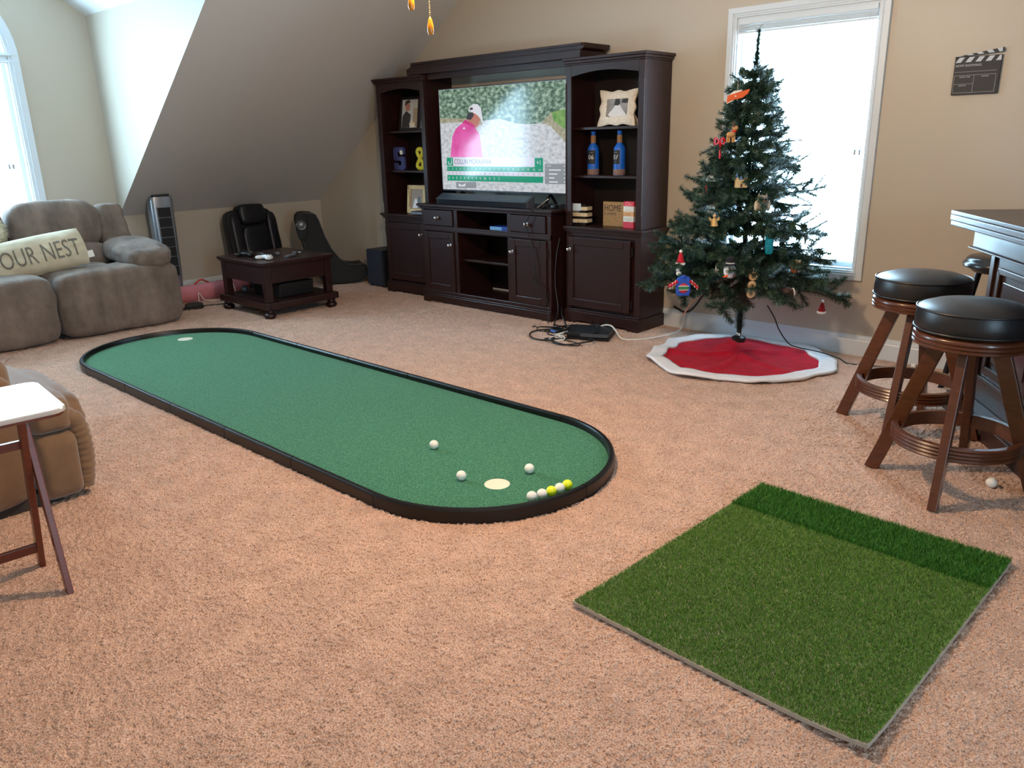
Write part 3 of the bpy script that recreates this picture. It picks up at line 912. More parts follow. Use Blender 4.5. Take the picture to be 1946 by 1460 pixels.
# ================================================================== THINGS ON THE SHELVES
def frame_y(name, w, h, bar_w, d, m, parent, ornate=0):
    """picture frame border in xz facing -y, bottom at z=0"""
    b = B()
    if ornate:
        n = 96
        out, inn = [], []
        for k in range(n):
            a = 2 * math.pi * k / n
            ca, sa = math.cos(a), math.sin(a)
            q = max(abs(ca), abs(sa))
            x, z = ca / q, sa / q
            s = 1 + ornate * (.7 * math.cos(8 * a) + .3 * math.cos(4 * a + math.pi))
            out.append((x * w / 2 * s, h / 2 + z * h / 2 * s))
            inn.append((x * (w / 2 - bar_w), h / 2 + z * (h / 2 - bar_w)))
        zmin = min(z for x, z in out)
        out = [(x, z - zmin) for x, z in out]; inn = [(x, z - zmin) for x, z in inn]
        v = [(x, -d / 2 + .003, z) for x, z in out] + [(x, -d / 2 - .004, z) for x, z in inn] + [(x, d / 2, z) for x, z in out] + [(x, d / 2, z) for x, z in inn]
        mid = [((a[0] + c[0]) / 2, -d / 2 - .010 - .004 * math.sin(k * 1.3), (a[1] + c[1]) / 2) for k, (a, c) in enumerate(zip(out, inn))]
        v += mid
        f = []
        for k in range(n):
            j = (k + 1) % n
            f += [(k, j, 4 * n + j, 4 * n + k), (4 * n + k, 4 * n + j, n + j, n + k), (2 * n + k, 2 * n + j, j, k)[::1], (n + k, n + j, 3 * n + j, 3 * n + k), (3 * n + k, 3 * n + j, 2 * n + j, 2 * n + k)]
        b.add(v, f)
        return obj(name, b, m, parent, smooth=50)
    i = [(-w / 2 + bar_w, bar_w), (w / 2 - bar_w, bar_w), (w / 2 - bar_w, h - bar_w), (-w / 2 + bar_w, h - bar_w)]
    o = [(-w / 2, 0), (w / 2, 0), (w / 2, h), (-w / 2, h)]
    for k in range(4):
        j = (k + 1) % 4
        b.prism([i[k], i[j], o[j], o[k]], 'y', -d / 2, d / 2)
    return obj(name, b, m, parent, bevel=.003)
def poly_y(name, polys, y, m, parent):
    b = B()
    for p in polys:
        b.prism(p, 'y', y, y + .0006)
    return obj(name, b, m, parent)

SH1, SH2 = 1.468, 1.124
# carved white frame with a black and white photograph
fr = thing('picture_frame', 'carved antique white frame with a black and white wedding photograph', 'picture frame', (-3.50, 4.965, SH1), math.radians(6))
fr.rotation_euler = (math.radians(-9), 0, math.radians(6))
IV = mat('carved_ivory', rgb(232, 226, 212), .6, bump=(90, .9, .005), var=(60, .16))
frame_y('carved_border', .290, .240, .058, .02, IV, fr, .075)
PG, PD, PL = mat('photo_grey', rgb(150, 150, 152), .3, var=(18, .35)), mat('photo_dark', rgb(52, 50, 52), .3, var=(30, .2)), mat('photo_light', rgb(226, 228, 230), .3, var=(30, .05))
obj('photograph', B().box(-.095, .095, -.004, .0, .072, .212), PG, fr)
poly_y('bride_picture', [[(-.075, .085), (-.04, .12), (-.015, .155), (.01, .16), (.04, .12), (.085, .07), (.0, .066), (-.06, .07)]], -.0055, PL, fr)
poly_y('dark_picture', [[(-.03, .15), (-.02, .195), (.01, .20), (.02, .16), (.005, .145)], [(.03, .165), (.04, .205), (.09, .205), (.09, .16)]], -.0062, PD, fr)
obj('easel_back', B().bar((.06, .005, .14), (.13, .055, .004), .08, .004, (1, 0, 0)), mat('easel_card', rgb(196, 186, 160), .8, var=(20, .1)), fr)

# painted bottles
def bottle(x, y, z, rot, num, label):
    t = thing('painted_bottle', label, 'bottle', (x, y, z), rot, 'blue painted bottles on the middle shelf')
    prof = [(0, 0), (.041, 0), (.043, .006), (.043, .045), (.0432, .18), (.040, .196), (.030, .213), (.0185, .228), (.0165, .245), (.0155, .295), (.018, .298), (.018, .314), (.012, .318), (0, .318)]
    obj('glass_body', B().lathe(prof, 28), mat('bottle_blue', rgb(20, 96, 196), .45, var=(40, .08)), t, smooth=50)
    TW_ = mat('twine_wrap', rgb(176, 138, 98), .9, bump=(260, .6, .003), var=(120, .2))
    tb = B()
    for k in range(10):
        tb.lathe([(.0425, .002 + k * .0042), (.0462, .0041 + k * .0042), (.0425, .0062 + k * .0042)], 28)
    obj('twine_base', tb, TW_, t, smooth=60)
    tn = B()
    for k in range(13):
        zz = .232 + k * .0042
        tn.lathe([(.0175, zz - .0021), (.0205, zz), (.0175, zz + .0021)], 22)
    obj('twine_neck', tn, TW_, t, smooth=60)
    # label wrapped on the front of the glass
    lb, lt = B(), B()
    a0, a1 = math.radians(-135), math.radians(-45)
    n = 12
    v = [(.0437 * math.cos(a0 + (a1 - a0) * k / n), .0437 * math.sin(a0 + (a1 - a0) * k / n), zz) for k in range(n + 1) for zz in (.082, .180)]
    lb.add(v, [(2 * k, 2 * k + 2, 2 * k + 3, 2 * k + 1) for k in range(n)])
    obj('paper_label', lb, mat('label_black', rgb(26, 26, 28), .6, var=(80, .1)), t)
    def wrap(s, size, zb):
        vv, ff = text_mesh(s, size, 'CENTER')
        lt.add([(.0442 * math.sin(x / .0442), -.0442 * math.cos(x / .0442), zb + yy) for x, yy, _ in vv], ff)
    wrap(num, .046, .115)
    wrap('~ ~', .02, .158); wrap('- - -', .014, .096)
    obj('label_print', lt, mat('label_white', rgb(215, 215, 215), .6, var=(80, .04)), t)
bottle(-3.690, 4.945, SH2, math.radians(12), '06', 'blue bottle labelled 06, the left one, nearer the television')
bottle(-3.452, 4.945, SH2, math.radians(-8), '07', 'blue bottle labelled 07, the right one, below the carved frame')

# signs on the bottom shelf
SH0 = .7527
def letters(parent, name, items, m, y=-.0006):
    b = B()
    for s, size, x, z, al, sx in items:
        put_text(b, s, size, T(x, y, z) @ FACE, al, sx)
    return obj(name, b, m, parent)
WOODL = mat('pale_wood', rgb(206, 184, 146), .6, wave=(10, (14, 2, 2), .2))
INK = mat('sign_ink', rgb(20, 18, 18), .6, var=(90, .1))
st = thing('stacked_word_sign', 'block sign of pale strips and black gaps on the bottom shelf', 'sign', (-3.752, 4.845, SH0), math.radians(4))
obj('sign_core', B().box(-.075, .055, .012, .06, 0, .155), mat('sign_black', rgb(16, 15, 16), .5, var=(50, .1)), st, bevel=.002)
for zz in (.022, .068, .114):
    obj('wood_strip', B().box(-.085, .08, .0, .07, zz, zz + .026), WOODL, st, bevel=.001)
obj('glass_label', B().box(-.052, .025, -.006, -.001, .112, .165), mat('pale_label', rgb(198, 214, 224), .3, var=(30, .06)), st)
letters(st, 'strip_letters', [('L', .026, -.078, .117, 'LEFT', 1), ('t h e s e', .016, -.07, .074, 'LEFT', 1)], INK)
letters(st, 'gap_letters', [('LITTLE', .026, -.062, .0935, 'LEFT', .9), ('000', .034, -.07, .020, 'LEFT', 1.2)], mat('letter_white', rgb(222, 222, 216), .5, var=(50, .04)), -.0009)
hm = thing('home_sign', 'brown board sign reading HOME IS WHERE on the bottom shelf', 'sign', (-3.495, 4.93, SH0), math.radians(2))
obj('sign_board', B().box(-.085, .10, .0, .018, 0, .180), mat('kraft_board', rgb(158, 122, 76), .7, wave=(9, (2, 2, 12), .2)), hm, bevel=.002)
letters(hm, 'sign_letters', [('HOME', .066, -.075, .112, 'LEFT', .82), ('IS WHERE', .028, -.075, .082, 'LEFT', .9)], INK)
letters(hm, 'sign_small_letters', [('Y Y', .03, -.06, .055, 'LEFT', .8), ('A', .03, -.045, .03, 'LEFT', 1)], mat('letter_green', rgb(116, 120, 70), .6, var=(50, .05)))
rd = thing('block_sign', 'red and white stacked word block in front of the home sign', 'sign', (-3.315, 4.875, SH0), math.radians(-3))
REDP = mat('sign_red', rgb(206, 54, 78), .5, var=(30, .08)); WHP = mat('sign_white', rgb(222, 226, 220), .5, var=(30, .05)); TANP = mat('sign_tan', rgb(220, 170, 122), .5, var=(30, .1))
for k, (m_, h_) in enumerate(((REDP, .045), (WHP, .040), (TANP, .034), (WHP, .038), (REDP, .033))):
    z0_ = [0, .0452, .0854, .1196, .1578][k]
    obj('word_block', B().box(-.047, .047, 0, .045, z0_, z0_ + h_), m_, rd, bevel=.002)
letters(rd, 'block_letters', [('Oh', .040, -.03, .160, 'LEFT', 1.1)], mat('letter_pink', rgb(244, 150, 150), .5, var=(30, .05)), -.0006)
letters(rd, 'block_letters', [('LOVE', .026, -.040, .092, 'LEFT', 1.0)], mat('letter_brown', rgb(150, 92, 60), .5, var=(30, .05)), -.0006)
letters(rd, 'block_letters', [('HAP', .036, -.040, .052, 'LEFT', 1.1), ('~~', .036, -.03, .122, 'LEFT', 1.2)], mat('letter_grey', rgb(168, 180, 160), .5, var=(30, .05)), -.0006)

# left bookcase: photographs, letters
LS1, LS2 = 1.490, 1.142
def couple(parent, s, ox, oz, y):
    poly_y('suit_picture', [[(ox - .06 * s, oz), (ox - .055 * s, oz + .09 * s), (ox - .02 * s, oz + .13 * s), (ox + .03 * s, oz + .10 * s), (ox + .02 * s, oz)]], y, PD, parent)
    poly_y('face_picture', [[(ox - .02 * s, oz + .13 * s), (ox - .03 * s, oz + .17 * s), (ox, oz + .195 * s), (ox + .02 * s, oz + .17 * s), (ox + .015 * s, oz + .13 * s)]], y - .0008, mat('photo_skin', rgb(176, 120, 98), .4, var=(30, .1)), parent)
    poly_y('hair_picture', [[(ox - .035 * s, oz + .165 * s), (ox - .03 * s, oz + .205 * s), (ox + .01 * s, oz + .215 * s), (ox + .025 * s, oz + .19 * s), (ox, oz + .188 * s)]], y - .0012, mat('photo_brown', rgb(62, 44, 36), .4, var=(30, .1)), parent)
BLKF = mat('black_frame', rgb(24, 18, 18), .28, var=(20, .1))
f1 = thing('picture_frame', 'large dark frame with a colour photograph of a man in a suit', 'picture frame', (-5.80, 4.955, LS1), math.radians(10))
f1.rotation_euler = (math.radians(-10), 0, math.radians(10))
frame_y('frame_border', .235, .300, .026, .016, BLKF, f1)
obj('photograph', B().box(-.092, .092, -.003, .003, .026, .274), mat('photo_pale', rgb(190, 192, 190), .3, var=(14, .2)), f1)
couple(f1, 1.15, -.02, .027, -.0042)
poly_y('bouquet_picture', [[(.02, .03), (.0, .06), (.03, .09), (.07, .06), (.06, .03)]], -.006, mat('photo_cream', rgb(226, 214, 186), .4, var=(60, .2)), f1)
poly_y('wall_picture', [[(.04, .08), (.04, .2), (.09, .2), (.09, .03), (.075, .03)]], -.0038, mat('photo_tan', rgb(168, 150, 124), .4, var=(30, .15)), f1)
f2 = thing('picture_frame', 'smaller dark frame half hidden behind the bookcase stile', 'picture frame', (-5.535, 4.925, LS1), math.radians(14))
f2.rotation_euler = (math.radians(-10), 0, math.radians(14))
frame_y('frame_border', .15, .20, .018, .014, BLKF, f2)
obj('photograph', B().box(-.058, .058, -.003, .003, .018, .182), MATS['photo_pale'], f2)
couple(f2, .8, .0, .019, -.0042)
# big letter S cut from board
tS = thing('letter_s', 'dark blue block letter S with a white flower, on the left bookcase', 'letter', (-5.93, 4.93, LS2))
b = B().prism([(-.075, .012), (-.062, 0), (.062, 0), (.078, .016), (.078, .108), (.064, .124), (-.030, .124), (-.030, .162), (.030, .162), (.030, .140), (.076, .140), (.076, .190), (.062, .206), (-.060, .206), (-.076, .190), (-.076, .098), (-.062, .083), (.030, .083), (.030, .044), (-.030, .044), (-.030, .066), (-.075, .066)], 'y', -.012, .012)
obj('letter_board', b, mat('navy_board', rgb(62, 66, 118), .6, var=(25, .12)), tS, bevel=.003)
fl = B()
for k in range(6):
    a = k * math.pi / 3
    fl.sphere((.046 + .013 * math.cos(a), -.016, .158 + .013 * math.sin(a)), .010, 10, 6, (1, .4, 1))
obj('flower', fl, mat('petal_white', rgb(232, 230, 214), .7, var=(60, .05)), tS, smooth=60)
# ampersand cut like a figure eight
tA = thing('ampersand', 'yellow glitter ampersand standing by the stile of the left bookcase', 'letter', (-5.605, 4.90, LS2))
b = B()
eight = []
for k in range(40):
    a = 2 * math.pi * k / 40
    eight.append((.036 * math.sin(2 * a) * (1.0 if math.cos(a) > 0 else 1.18), 0, .108 + .084 * math.cos(a)))
b.tube(eight, .019, 8, closed=True)
b.tube([(.02, 0, .06), (.045, 0, .03), (.052, 0, .012)], .015, 8)
b.tube([(.035, 0, .05), (.056, 0, .085)], .013, 8)
zmin = min(p[2] for p in b.v)
b.v = [(x, y * .7, z - zmin) for x, y, z in b.v]
obj('ampersand_board', b, mat('yellow_glitter', rgb(206, 196, 52), .6, var=(120, .2), bump=(400, .4, .002)), tA, smooth=50)
dk = thing('small_dish', 'tiny dark dish between the S and the ampersand', 'dish', (-5.755, 4.90, LS2))
obj('dish_bowl', B().lathe([(0, 0), (.03, .0), (.042, .008), (.040, .010), (.028, .003), (0, .003)], 20), mat('dish_dark', rgb(30, 28, 52), .3, var=(20, .1)), dk, smooth=50)
# gold frame
f3 = thing('picture_frame', 'ornate gold frame with a photograph of a couple, at the bookcase bottom', 'picture frame', (-5.735, 4.935, .7527), math.radians(14))
f3.rotation_euler = (math.radians(-8), 0, math.radians(14))
GOLD = mat('gold_frame', rgb(176, 146, 104), .4, metal=.5, bump=(90, .5, .004), var=(30, .15))
frame_y('gold_border', .215, .255, .042, .02, GOLD, f3)
sc_ = B()
for k in range(4):
    sc_.tube([(-.088 + .012 * math.sin(2.2 * u + k), -.012, .06 + .05 * k + .045 * u) for u in np.linspace(0, 1, 8)], .004, 6)
obj('scroll_relief', sc_, GOLD, f3, smooth=60)
obj('photograph', B().box(-.066, .066, -.004, .0, .042, .213), mat('photo_sepia', rgb(136, 112, 84), .35, var=(16, .3)), f3)
poly_y('bride_picture', [[(-.045, .045), (-.03, .10), (-.02, .13), (.0, .13), (.012, .08), (.012, .045)]], -.0052, PL, f3)
poly_y('groom_picture', [[(.014, .045), (.010, .13), (.022, .16), (.042, .14), (.045, .045)]], -.0052, PD, f3)
# ================================================================== SOFA
SUEDE = mat('taupe_suede', rgb(116, 103, 94), .9, wave=(5, (1, 1.6, .45), .38), var2=(16, .14), bump=(20, .5, .014), sheen=.12, spec=.2)
SUEDE_D = mat('suede_base', rgb(60, 54, 50), .9, var=(10, .1))
sofa = thing('reclining_sofa', 'taupe suede reclining sofa with pillow arms under the arched window', 'sofa', (-6.9, 1.72, 0))
def cpart(name, parent, m, cs, smooth=180):
    b = B()
    for a in cs:
        b.cush(*a[0], **a[1])
    return obj(name, b, m, parent, smooth=smooth)
SY = 1.72
def L(x, y, z):      # world -> sofa local
    return (x + 6.9, y - SY, z)
for ya, yb in ((1.962, 2.905), (1.075, 1.955), (.59, 1.068)):
    cpart('front_cushion', sofa, SUEDE, [((L(-6.56, (ya + yb) / 2, .262), (.40, yb - ya, .505)), dict(n=7, seg=30, wr=.014, wf=5, seed=ya))])
for ya, yb in ((1.94, 2.52), (1.10, 1.94)):
    cpart('seat_cushion', sofa, SUEDE, [((L(-6.86, (ya + yb) / 2, .435), (.58, yb - ya - .012, .17)), dict(n=4, seg=18, wr=.008, wf=6, seed=yb))])
tilt = RY(math.radians(-12)).to_3x3()
for ya, yb in ((1.915, 2.615), (1.205, 1.905)):
    cpart('back_cushion', sofa, SUEDE, [((L(-7.16, (ya + yb) / 2, .80), (.30, yb - ya, .40)), dict(n=3.6, seg=24, wr=.014, wf=6, seed=ya * 3, M=tilt))])
    cpart('lumbar_cushion', sofa, SUEDE, [((L(-7.06, (ya + yb) / 2, .535), (.26, yb - ya - .01, .24)), dict(n=4, seg=18, wr=.010, wf=7, seed=ya * 2, M=tilt))])
cpart('back_wing', sofa, SUEDE, [((L(-7.20, 2.715, .70), (.27, .25, .50)), dict(n=4, seg=20, wr=.016, wf=8, seed=4, M=tilt))])
cpart('back_wing', sofa, SUEDE, [((L(-7.20, 1.10, .70), (.27, .20, .50)), dict(n=4, seg=16, wr=.014, wf=8, seed=5, M=tilt))])
arm = B().cush(L(-6.72, 2.715, .575), (.74, .39, .20), n=3.0, seg=26, wr=.016, wf=10, seed=9, M=RY(math.radians(5)).to_3x3())
obj('arm_pillow', arm, SUEDE, sofa, smooth=180)
obj('arm_pillow', B().cush(L(-6.72, .76, .575), (.74, .36, .20), n=3.0, seg=16, wr=.011, wf=9, seed=12), SUEDE, sofa, smooth=180)
obj('arm_side', B().cush(L(-6.86, 2.75, .29), (.86, .30, .44), n=7, seg=14, wr=.006, wf=6, seed=2), SUEDE, sofa, smooth=180)
obj('arm_side', B().cush(L(-6.86, .74, .29), (.86, .30, .44), n=7, seg=14, wr=.006, wf=6, seed=3), SUEDE, sofa, smooth=180)
obj('back_shell', B().cush(L(-7.26, 1.72, .45), (.22, 2.24, .82), n=8, seg=14), SUEDE, sofa, smooth=180)
obj('base_frame', B().box(*[L(-7.36, 0, 0)[0], L(-6.56, 0, 0)[0]], -1.08, 1.08, 0, .10), SUEDE_D, sofa)

# lumbar pillow with lettering
def pillow_thing(name, label, loc, rot, w, h, d, m, word=None, seed=1.0):
    t = thing(name, label, 'pillow', loc)
    t.rotation_euler = rot
    def surf(u, v, side):      # u,v in -1..1
        e = (1 - abs(u) ** 3.2) * (1 - abs(v) ** 2.6)
        dd = d / 2 * max(e, 0) ** .55
        k = noise.noise(Vector((u * 2.5 + seed, v * 2.0, seed))) * .012 + noise.noise(Vector((u * 6 - seed, v * 5, 2))) * .006
        return Vector((u * w / 2 * (1 - .05 * abs(v) ** 2), side * (dd + (k if e > .05 else 0)), v * h / 2 * (1 - .05 * abs(u) ** 2)))
    n = 26
    b = B()
    for side in (-1, 1):
        v = [surf(2 * i / n - 1, 2 * j / n - 1, side) for j in range(n + 1) for i in range(n + 1)]
        f = [(j * (n + 1) + i, j * (n + 1) + i + 1, (j + 1) * (n + 1) + i + 1, (j + 1) * (n + 1) + i) for j in range(n) for i in range(n)]
        b.add(v, f if side < 0 else [q[::-1] for q in f])
    obj('pillow_cover', b, m, t, smooth=180)
    if word:
        bm = bmesh.new()
        vs, fs = text_mesh(word, 1.0, 'CENTER')
        bv = [bm.verts.new(p) for p in vs]
        for q in fs:
            try: bm.faces.new([bv[i] for i in q])
            except ValueError: pass
        bmesh.ops.triangulate(bm, faces=bm.faces)
        for _ in range(3):
            es = [e for e in bm.edges if e.calc_length() > .06]
            bmesh.ops.subdivide_edges(bm, edges=es, cuts=1)
            bmesh.ops.triangulate(bm, faces=bm.faces)
        xs = [v.co.x for v in bm.verts]; x0, x1 = min(xs), max(xs)
        for v in bm.verts:
            u = (v.co.x - x0) / (x1 - x0) * 1.66 - .80
            q = surf(u, -.50 + v.co.y * 1.30, -1)
            v.co = q + Vector((0, -.0035, 0))
        me = bpy.data.meshes.new('pillow_lettering'); bm.to_mesh(me); bm.free()
        me.materials.append(mat('faded_black_print', rgb(112, 108, 98), .9, var=(60, .25)))
        obj('pillow_lettering', me, None, t)
    obj('care_tag', B().box(w / 2 - .02, w / 2 + .035, -.002, .001, -h * .34, -h * .16), mat('tag_white', rgb(225, 222, 214), .8, var=(30, .04)), t)
    return t
LINEN = mat('cream_linen', rgb(196, 186, 160), .9, var=(9, .14), bump=(420, .35, .0015))
pillow_thing('lumbar_pillow', 'cream linen pillow printed OUR NEST leaning on the taupe sofa', (-6.73, 1.99, .632), (math.radians(-20), math.radians(-8), math.radians(80)), .66, .30, .16, LINEN, 'OUR NEST', 3.1)
# fluffy white cushion at the frame edge
t = thing('fluffy_cushion', 'fluffy cream cushion on the sofa back at the left edge', 'cushion', (-7.03, 1.70, .80))
b = B()
for k in range(2600):
    z_ = rng.uniform(-1, 1); a = rng.uniform(0, 2 * math.pi); r_ = math.sqrt(1 - z_ * z_)
    n_ = Vector((r_ * math.cos(a), r_ * math.sin(a), z_))
    p_ = Vector((n_.x * .07, n_.y * .175, n_.z * .125))
    q_ = p_ + (n_ + Vector(rng.normal(0, .5, 3))) * .022
    s_ = n_.orthogonal().normalized() * .003
    b.add([p_ - s_, p_ + s_, q_], [(0, 1, 2)])
CREAMF = mat('cream_fluff', rgb(222, 216, 196), .95, isl=.12)
c_ = obj('cushion_core', B().sphere((0, 0, 0), .125, 20, 12, (.56, 1.4, 1)), CREAMF, t, smooth=180)
f_ = obj('fur', b, CREAMF, t); f_['kind'] = 'stuff'

# ================================================================== BROWN RECLINER (seen from behind)
BR = mat('brown_suede', rgb(116, 88, 62), .85, var=(6, .18), var2=(30, .08), bump=(170, .2, .002), sheen=.4)
rec = thing('recliner', 'brown suede recliner seen from behind beside the folding tray', 'recliner', (-3.84, .50, 0))
def R_(x, y, z):
    return (x + 3.84, y - .50, z)
cpart('back_panel', rec, BR, [((R_(-3.47, .48, .31), (.20, .72, .56)), dict(n=6, seg=20, wr=.006, wf=6, seed=1))])
cpart('headrest', rec, BR, [((R_(-3.60, .47, .52), (.30, .76, .26)), dict(n=4, seg=20, wr=.010, wf=6, seed=2))])
for s in (1, -1):
    y0_ = .50 + s * .435
    cpart('arm_lower', rec, BR, [((R_(-3.78, y0_ - s * .01, .165), (.86, .17, .31)), dict(n=7, seg=18, wr=.004, wf=6, seed=3 + s))])
    cpart('arm_upper', rec, BR, [((R_(-3.78, y0_ - s * .01, .375), (.86, .18, .16)), dict(n=5, seg=18, wr=.006, wf=8, seed=6 + s))])
    # gathered outer panel: pleated band along the outside of the arm
    pb = B()
    n = 60; m_ = 14
    v, f = [], []
    for i in range(n + 1):
        tt = i / n                                # from the bottom up and over the arm
        for j in range(m_ + 1):
            q = j / m_
            ang = -0.25 + 2.0 * tt
            zc = .02 + .40 * min(tt * 1.25, 1.0)
            rr = .075 * math.sin(math.pi * q) ** .6
            pl_ = .006 * math.sin(i * 1.9 + 1.2 * math.sin(j)) * math.sin(math.pi * q)
            yo = .065 + .045 * math.sin(math.pi * min(tt * .95 + .08, 1)) + rr * .55 + pl_
            xo = -3.375 - .85 * q
            zz = .02 + .43 * tt - .025 * math.sin(math.pi * tt) * 0
            if tt > .8:
                yo -= (tt - .8) * .55
            v.append(R_(xo, .50 + s * (.455 + yo - .01), zz))
        
    for i in range(n):
        for j in range(m_):
            q = (i * (m_ + 1) + j, i * (m_ + 1) + j + 1, (i + 1) * (m_ + 1) + j + 1, (i + 1) * (m_ + 1) + j)
            f.append(q if s < 0 else q[::-1])
    # back edge roll facing the camera side
    ro = B()
    pts, rad = [], []
    for i in range(61):
        tt = i / 60
        yo = .435 + .062 + .028 * math.sin(math.pi * min(tt * .9 + .12, 1)) - (max(tt - .72, 0) ** 1.5) * 1.0
        pts.append(R_(-3.405, .50 + s * yo, .045 + .385 * tt)); rad.append(.036 + .0022 * math.sin(i * 1.45 + 4 * noise.noise(Vector((i * .21, s, 0)))) + .006 * math.sin(math.pi * tt))
    ro.tube(pts, rad, 12)
    obj('gathered_edge', ro, BR, rec, smooth=180)
    obj('outer_panel', B().cush(R_(-3.80,   .50 + s * .525, .225), (.82, .11, .42), n=4, seg=22, wr=.010, wf=16, seed=8), BR, rec, smooth=180)
cpart('seat_cushion', rec, BR, [((R_(-3.90, .50, .33), (.72, .70, .20)), dict(n=4, seg=14, wr=.006))])
cpart('footrest', rec, BR, [((R_(-4.27, .50, .22), (.14, .70, .36)), dict(n=5, seg=12, wr=.006))])
obj('base_frame', B().box(*[R_(-4.2, 0, 0)[0], R_(-3.42, 0, 0)[0]], -.42, .42, 0, .06), SUEDE_D, rec)

# ================================================================== FOLDING TRAY TABLE
CHERRY = mat('cherry_wood', rgb(104, 44, 26), .32, wave=(8, (2, 2, 12), .25), coat=.2)
tray = thing('tray_table', 'folding tray table with reddish wooden legs beside the recliner', 'tray table', (-2.72, .50, 0), math.radians(-5))
def rounded_rect(x0, x1, y0, y1, r, n=6):
    p = []
    for cx_, cy_, a0 in ((x1 - r, y1 - r, 0), (x0 + r, y1 - r, 90), (x0 + r, y0 + r, 180), (x1 - r, y0 + r, 270)):
        for k in range(n + 1):
            a = math.radians(a0 + 90 * k / n)
            p.append((cx_ + r * math.cos(a), cy_ + r * math.sin(a)))
    return p
TT = .66
obj('tray_top', B().prism(rounded_rect(-.195, .195, -.27, .255, .045), 'z', TT - .016, TT), mat('tray_gloss', rgb(196, 190, 184), .10, spec=.9, coat=1.0, var=(8, .04)), tray, bevel=.004)
obj('tray_rim', B().prism(rounded_rect(-.190, .190, -.265, .250, .042), 'z', TT - .024, TT - .0162), CHERRY, tray)
for yy in (.175, -.19):
    obj('leg', B().bar((.075, yy, 0), (-.090, yy, TT - .026), .034, .020, (1, 0, 0)), CHERRY, tray, bevel=.002)
    obj('leg', B().bar((-.195, yy - .022 * (1 if yy > 0 else -1), 0), (.035, yy - .022 * (1 if yy > 0 else -1), TT - .026), .036, .020, (1, 0, 0)), CHERRY, tray, bevel=.002)
obj('cross_bar', B().bar((-.165, -.165, .085), (-.165, .150, .085), .032, .018, (0, 0, 1)), CHERRY, tray, bevel=.002)
obj('cross_bar', B().bar((-.048, -.176, .50), (-.048, .161, .50), .028, .016, (0, 0, 1)), CHERRY, tray, bevel=.002)

# ================================================================== LIFT-TOP TABLE
ct = thing('coffee_table', 'square dark wood coffee table with bun feet in the corner', 'coffee table', (-6.215, 3.685, 0))
hx, hy = .385, .345
obj('table_top', B().box(-hx, hx, -hy, hy, .448, .472).box(-hx + .010, hx - .010, -hy + .010, hy - .010, .434, .448), ESP, ct, bevel=.004)
for sx in (-1, 1):
    for sy in (-1, 1):
        cx_, cy_ = sx * (hx - .055), sy * (hy - .050)
        obj('leg_post', B().box(cx_ - .03, cx_ + .03, cy_ - .03, cy_ + .03, .140, .434), ESP, ct, bevel=.003)
        obj('bun_foot', B().lathe([(0, 0), (.034, 0), (.046, .012), (.050, .026), (.045, .040), (.034, .048), (.030, .053), (.038, .058), (.038, .068), (.030, .078), (0, .078)], 24, (cx_ + sx * .012, cy_ + sy * .012, 0)), ESP, ct, smooth=40)
# aprons
obj('apron', B().box(-hx + .09, hx - .09, -hy + .027, -hy + .045, .285, .434), ESPP, ct, bevel=.002)
obj('apron', B().box(-hx + .09, hx - .09, hy - .045, hy - .027, .285, .434), ESPP, ct, bevel=.002)
obj('apron', B().box(hx - .050, hx - .032, -hy + .085, hy - .085, .290, .434), ESPP, ct, bevel=.002)
obj('apron', B().box(-hx + .032, -hx + .050, -hy + .085, hy - .085, .290, .434), ESPP, ct, bevel=.002)
obj('lower_shelf', B().box(-hx + .03, hx - .03, -hy + .03, hy - .03, .118, .1395), ESPP, ct)
lf = B().box(-hx - .012, hx + .012, -hy - .012, -hy + .028, .079, .138).box(-hx - .012, hx + .012, hy - .028, hy + .012, .079, .138)
lf.box(-hx - .012, -hx + .028, -hy + .028, hy - .028, .079, .138).box(hx - .028, hx + .012, -hy + .028, hy - .028, .079, .138)
obj('base_moulding', lf, ESP, ct, bevel=.006)
# things on the table
def controller(name, label, loc, rz, m):
    t = thing(name, label, 'game controller', loc, rz)
    b = B().cush((0, 0, .022), (.10, .06, .036), n=3, seg=10)
    b.cush((-.055, -.025, .018), (.045, .085, .034), n=2.6, seg=8, M=RZ(-.3).to_3x3()); b.cush((.055, -.025, .018), (.045, .085, .034), n=2.6, seg=8, M=RZ(.3).to_3x3())
    obj('controller_body', b, m, t, smooth=180)
    for dx, dy in ((-.03, .008), (.012, -.014)):
        obj('thumbstick', B().lathe([(.005, .034), (.005, .046), (.010, .047), (.010, .052), (.006, .053), (0, .052)], 12, (dx, dy, 0)), BLACKP, t, smooth=50)
    for k in range(4):
        a = k * math.pi / 2
        obj('button', B().lathe([(.004, .038), (.004, .043), (0, .044)], 8, (.036 + .010 * math.cos(a), .010 + .010 * math.sin(a), 0)), CHROME, t, smooth=50)
TZ = .472
controller('game_controller', 'black game controller near the left corner of the coffee table', (-6.36, 3.50, TZ), .5, BLACKP)
controller('game_controller', 'white game controller lying nearest the front corner of the coffee table', (-6.03, 3.50, TZ), .2, mat('controller_white', rgb(226, 226, 224), .35, var=(20, .04)))
def remote(label, loc, rz, m, l=.15):
    t = thing('remote_control', label, 'remote control', loc, rz)
    obj('remote_body', B().box(-.022, .022, -l / 2, l / 2, 0, .017), m, t, bevel=.005)
    for k in range(5):
        for s in (-1, 0, 1):
            obj('button', B().box(s * .012 - .004, s * .012 + .004, -l / 2 + .02 + k * .022, -l / 2 + .032 + k * .022, .0172, .019), mat('button_grey', rgb(120, 120, 124), .5, var=(20, .05)), t)
remote('long black remote lying across the middle of the coffee table', (-6.23, 3.72, TZ), 1.1, BLACKP, .2)
remote('black remote at the back of the coffee table', (-6.12, 3.83, TZ), .9, BLACKP, .19)
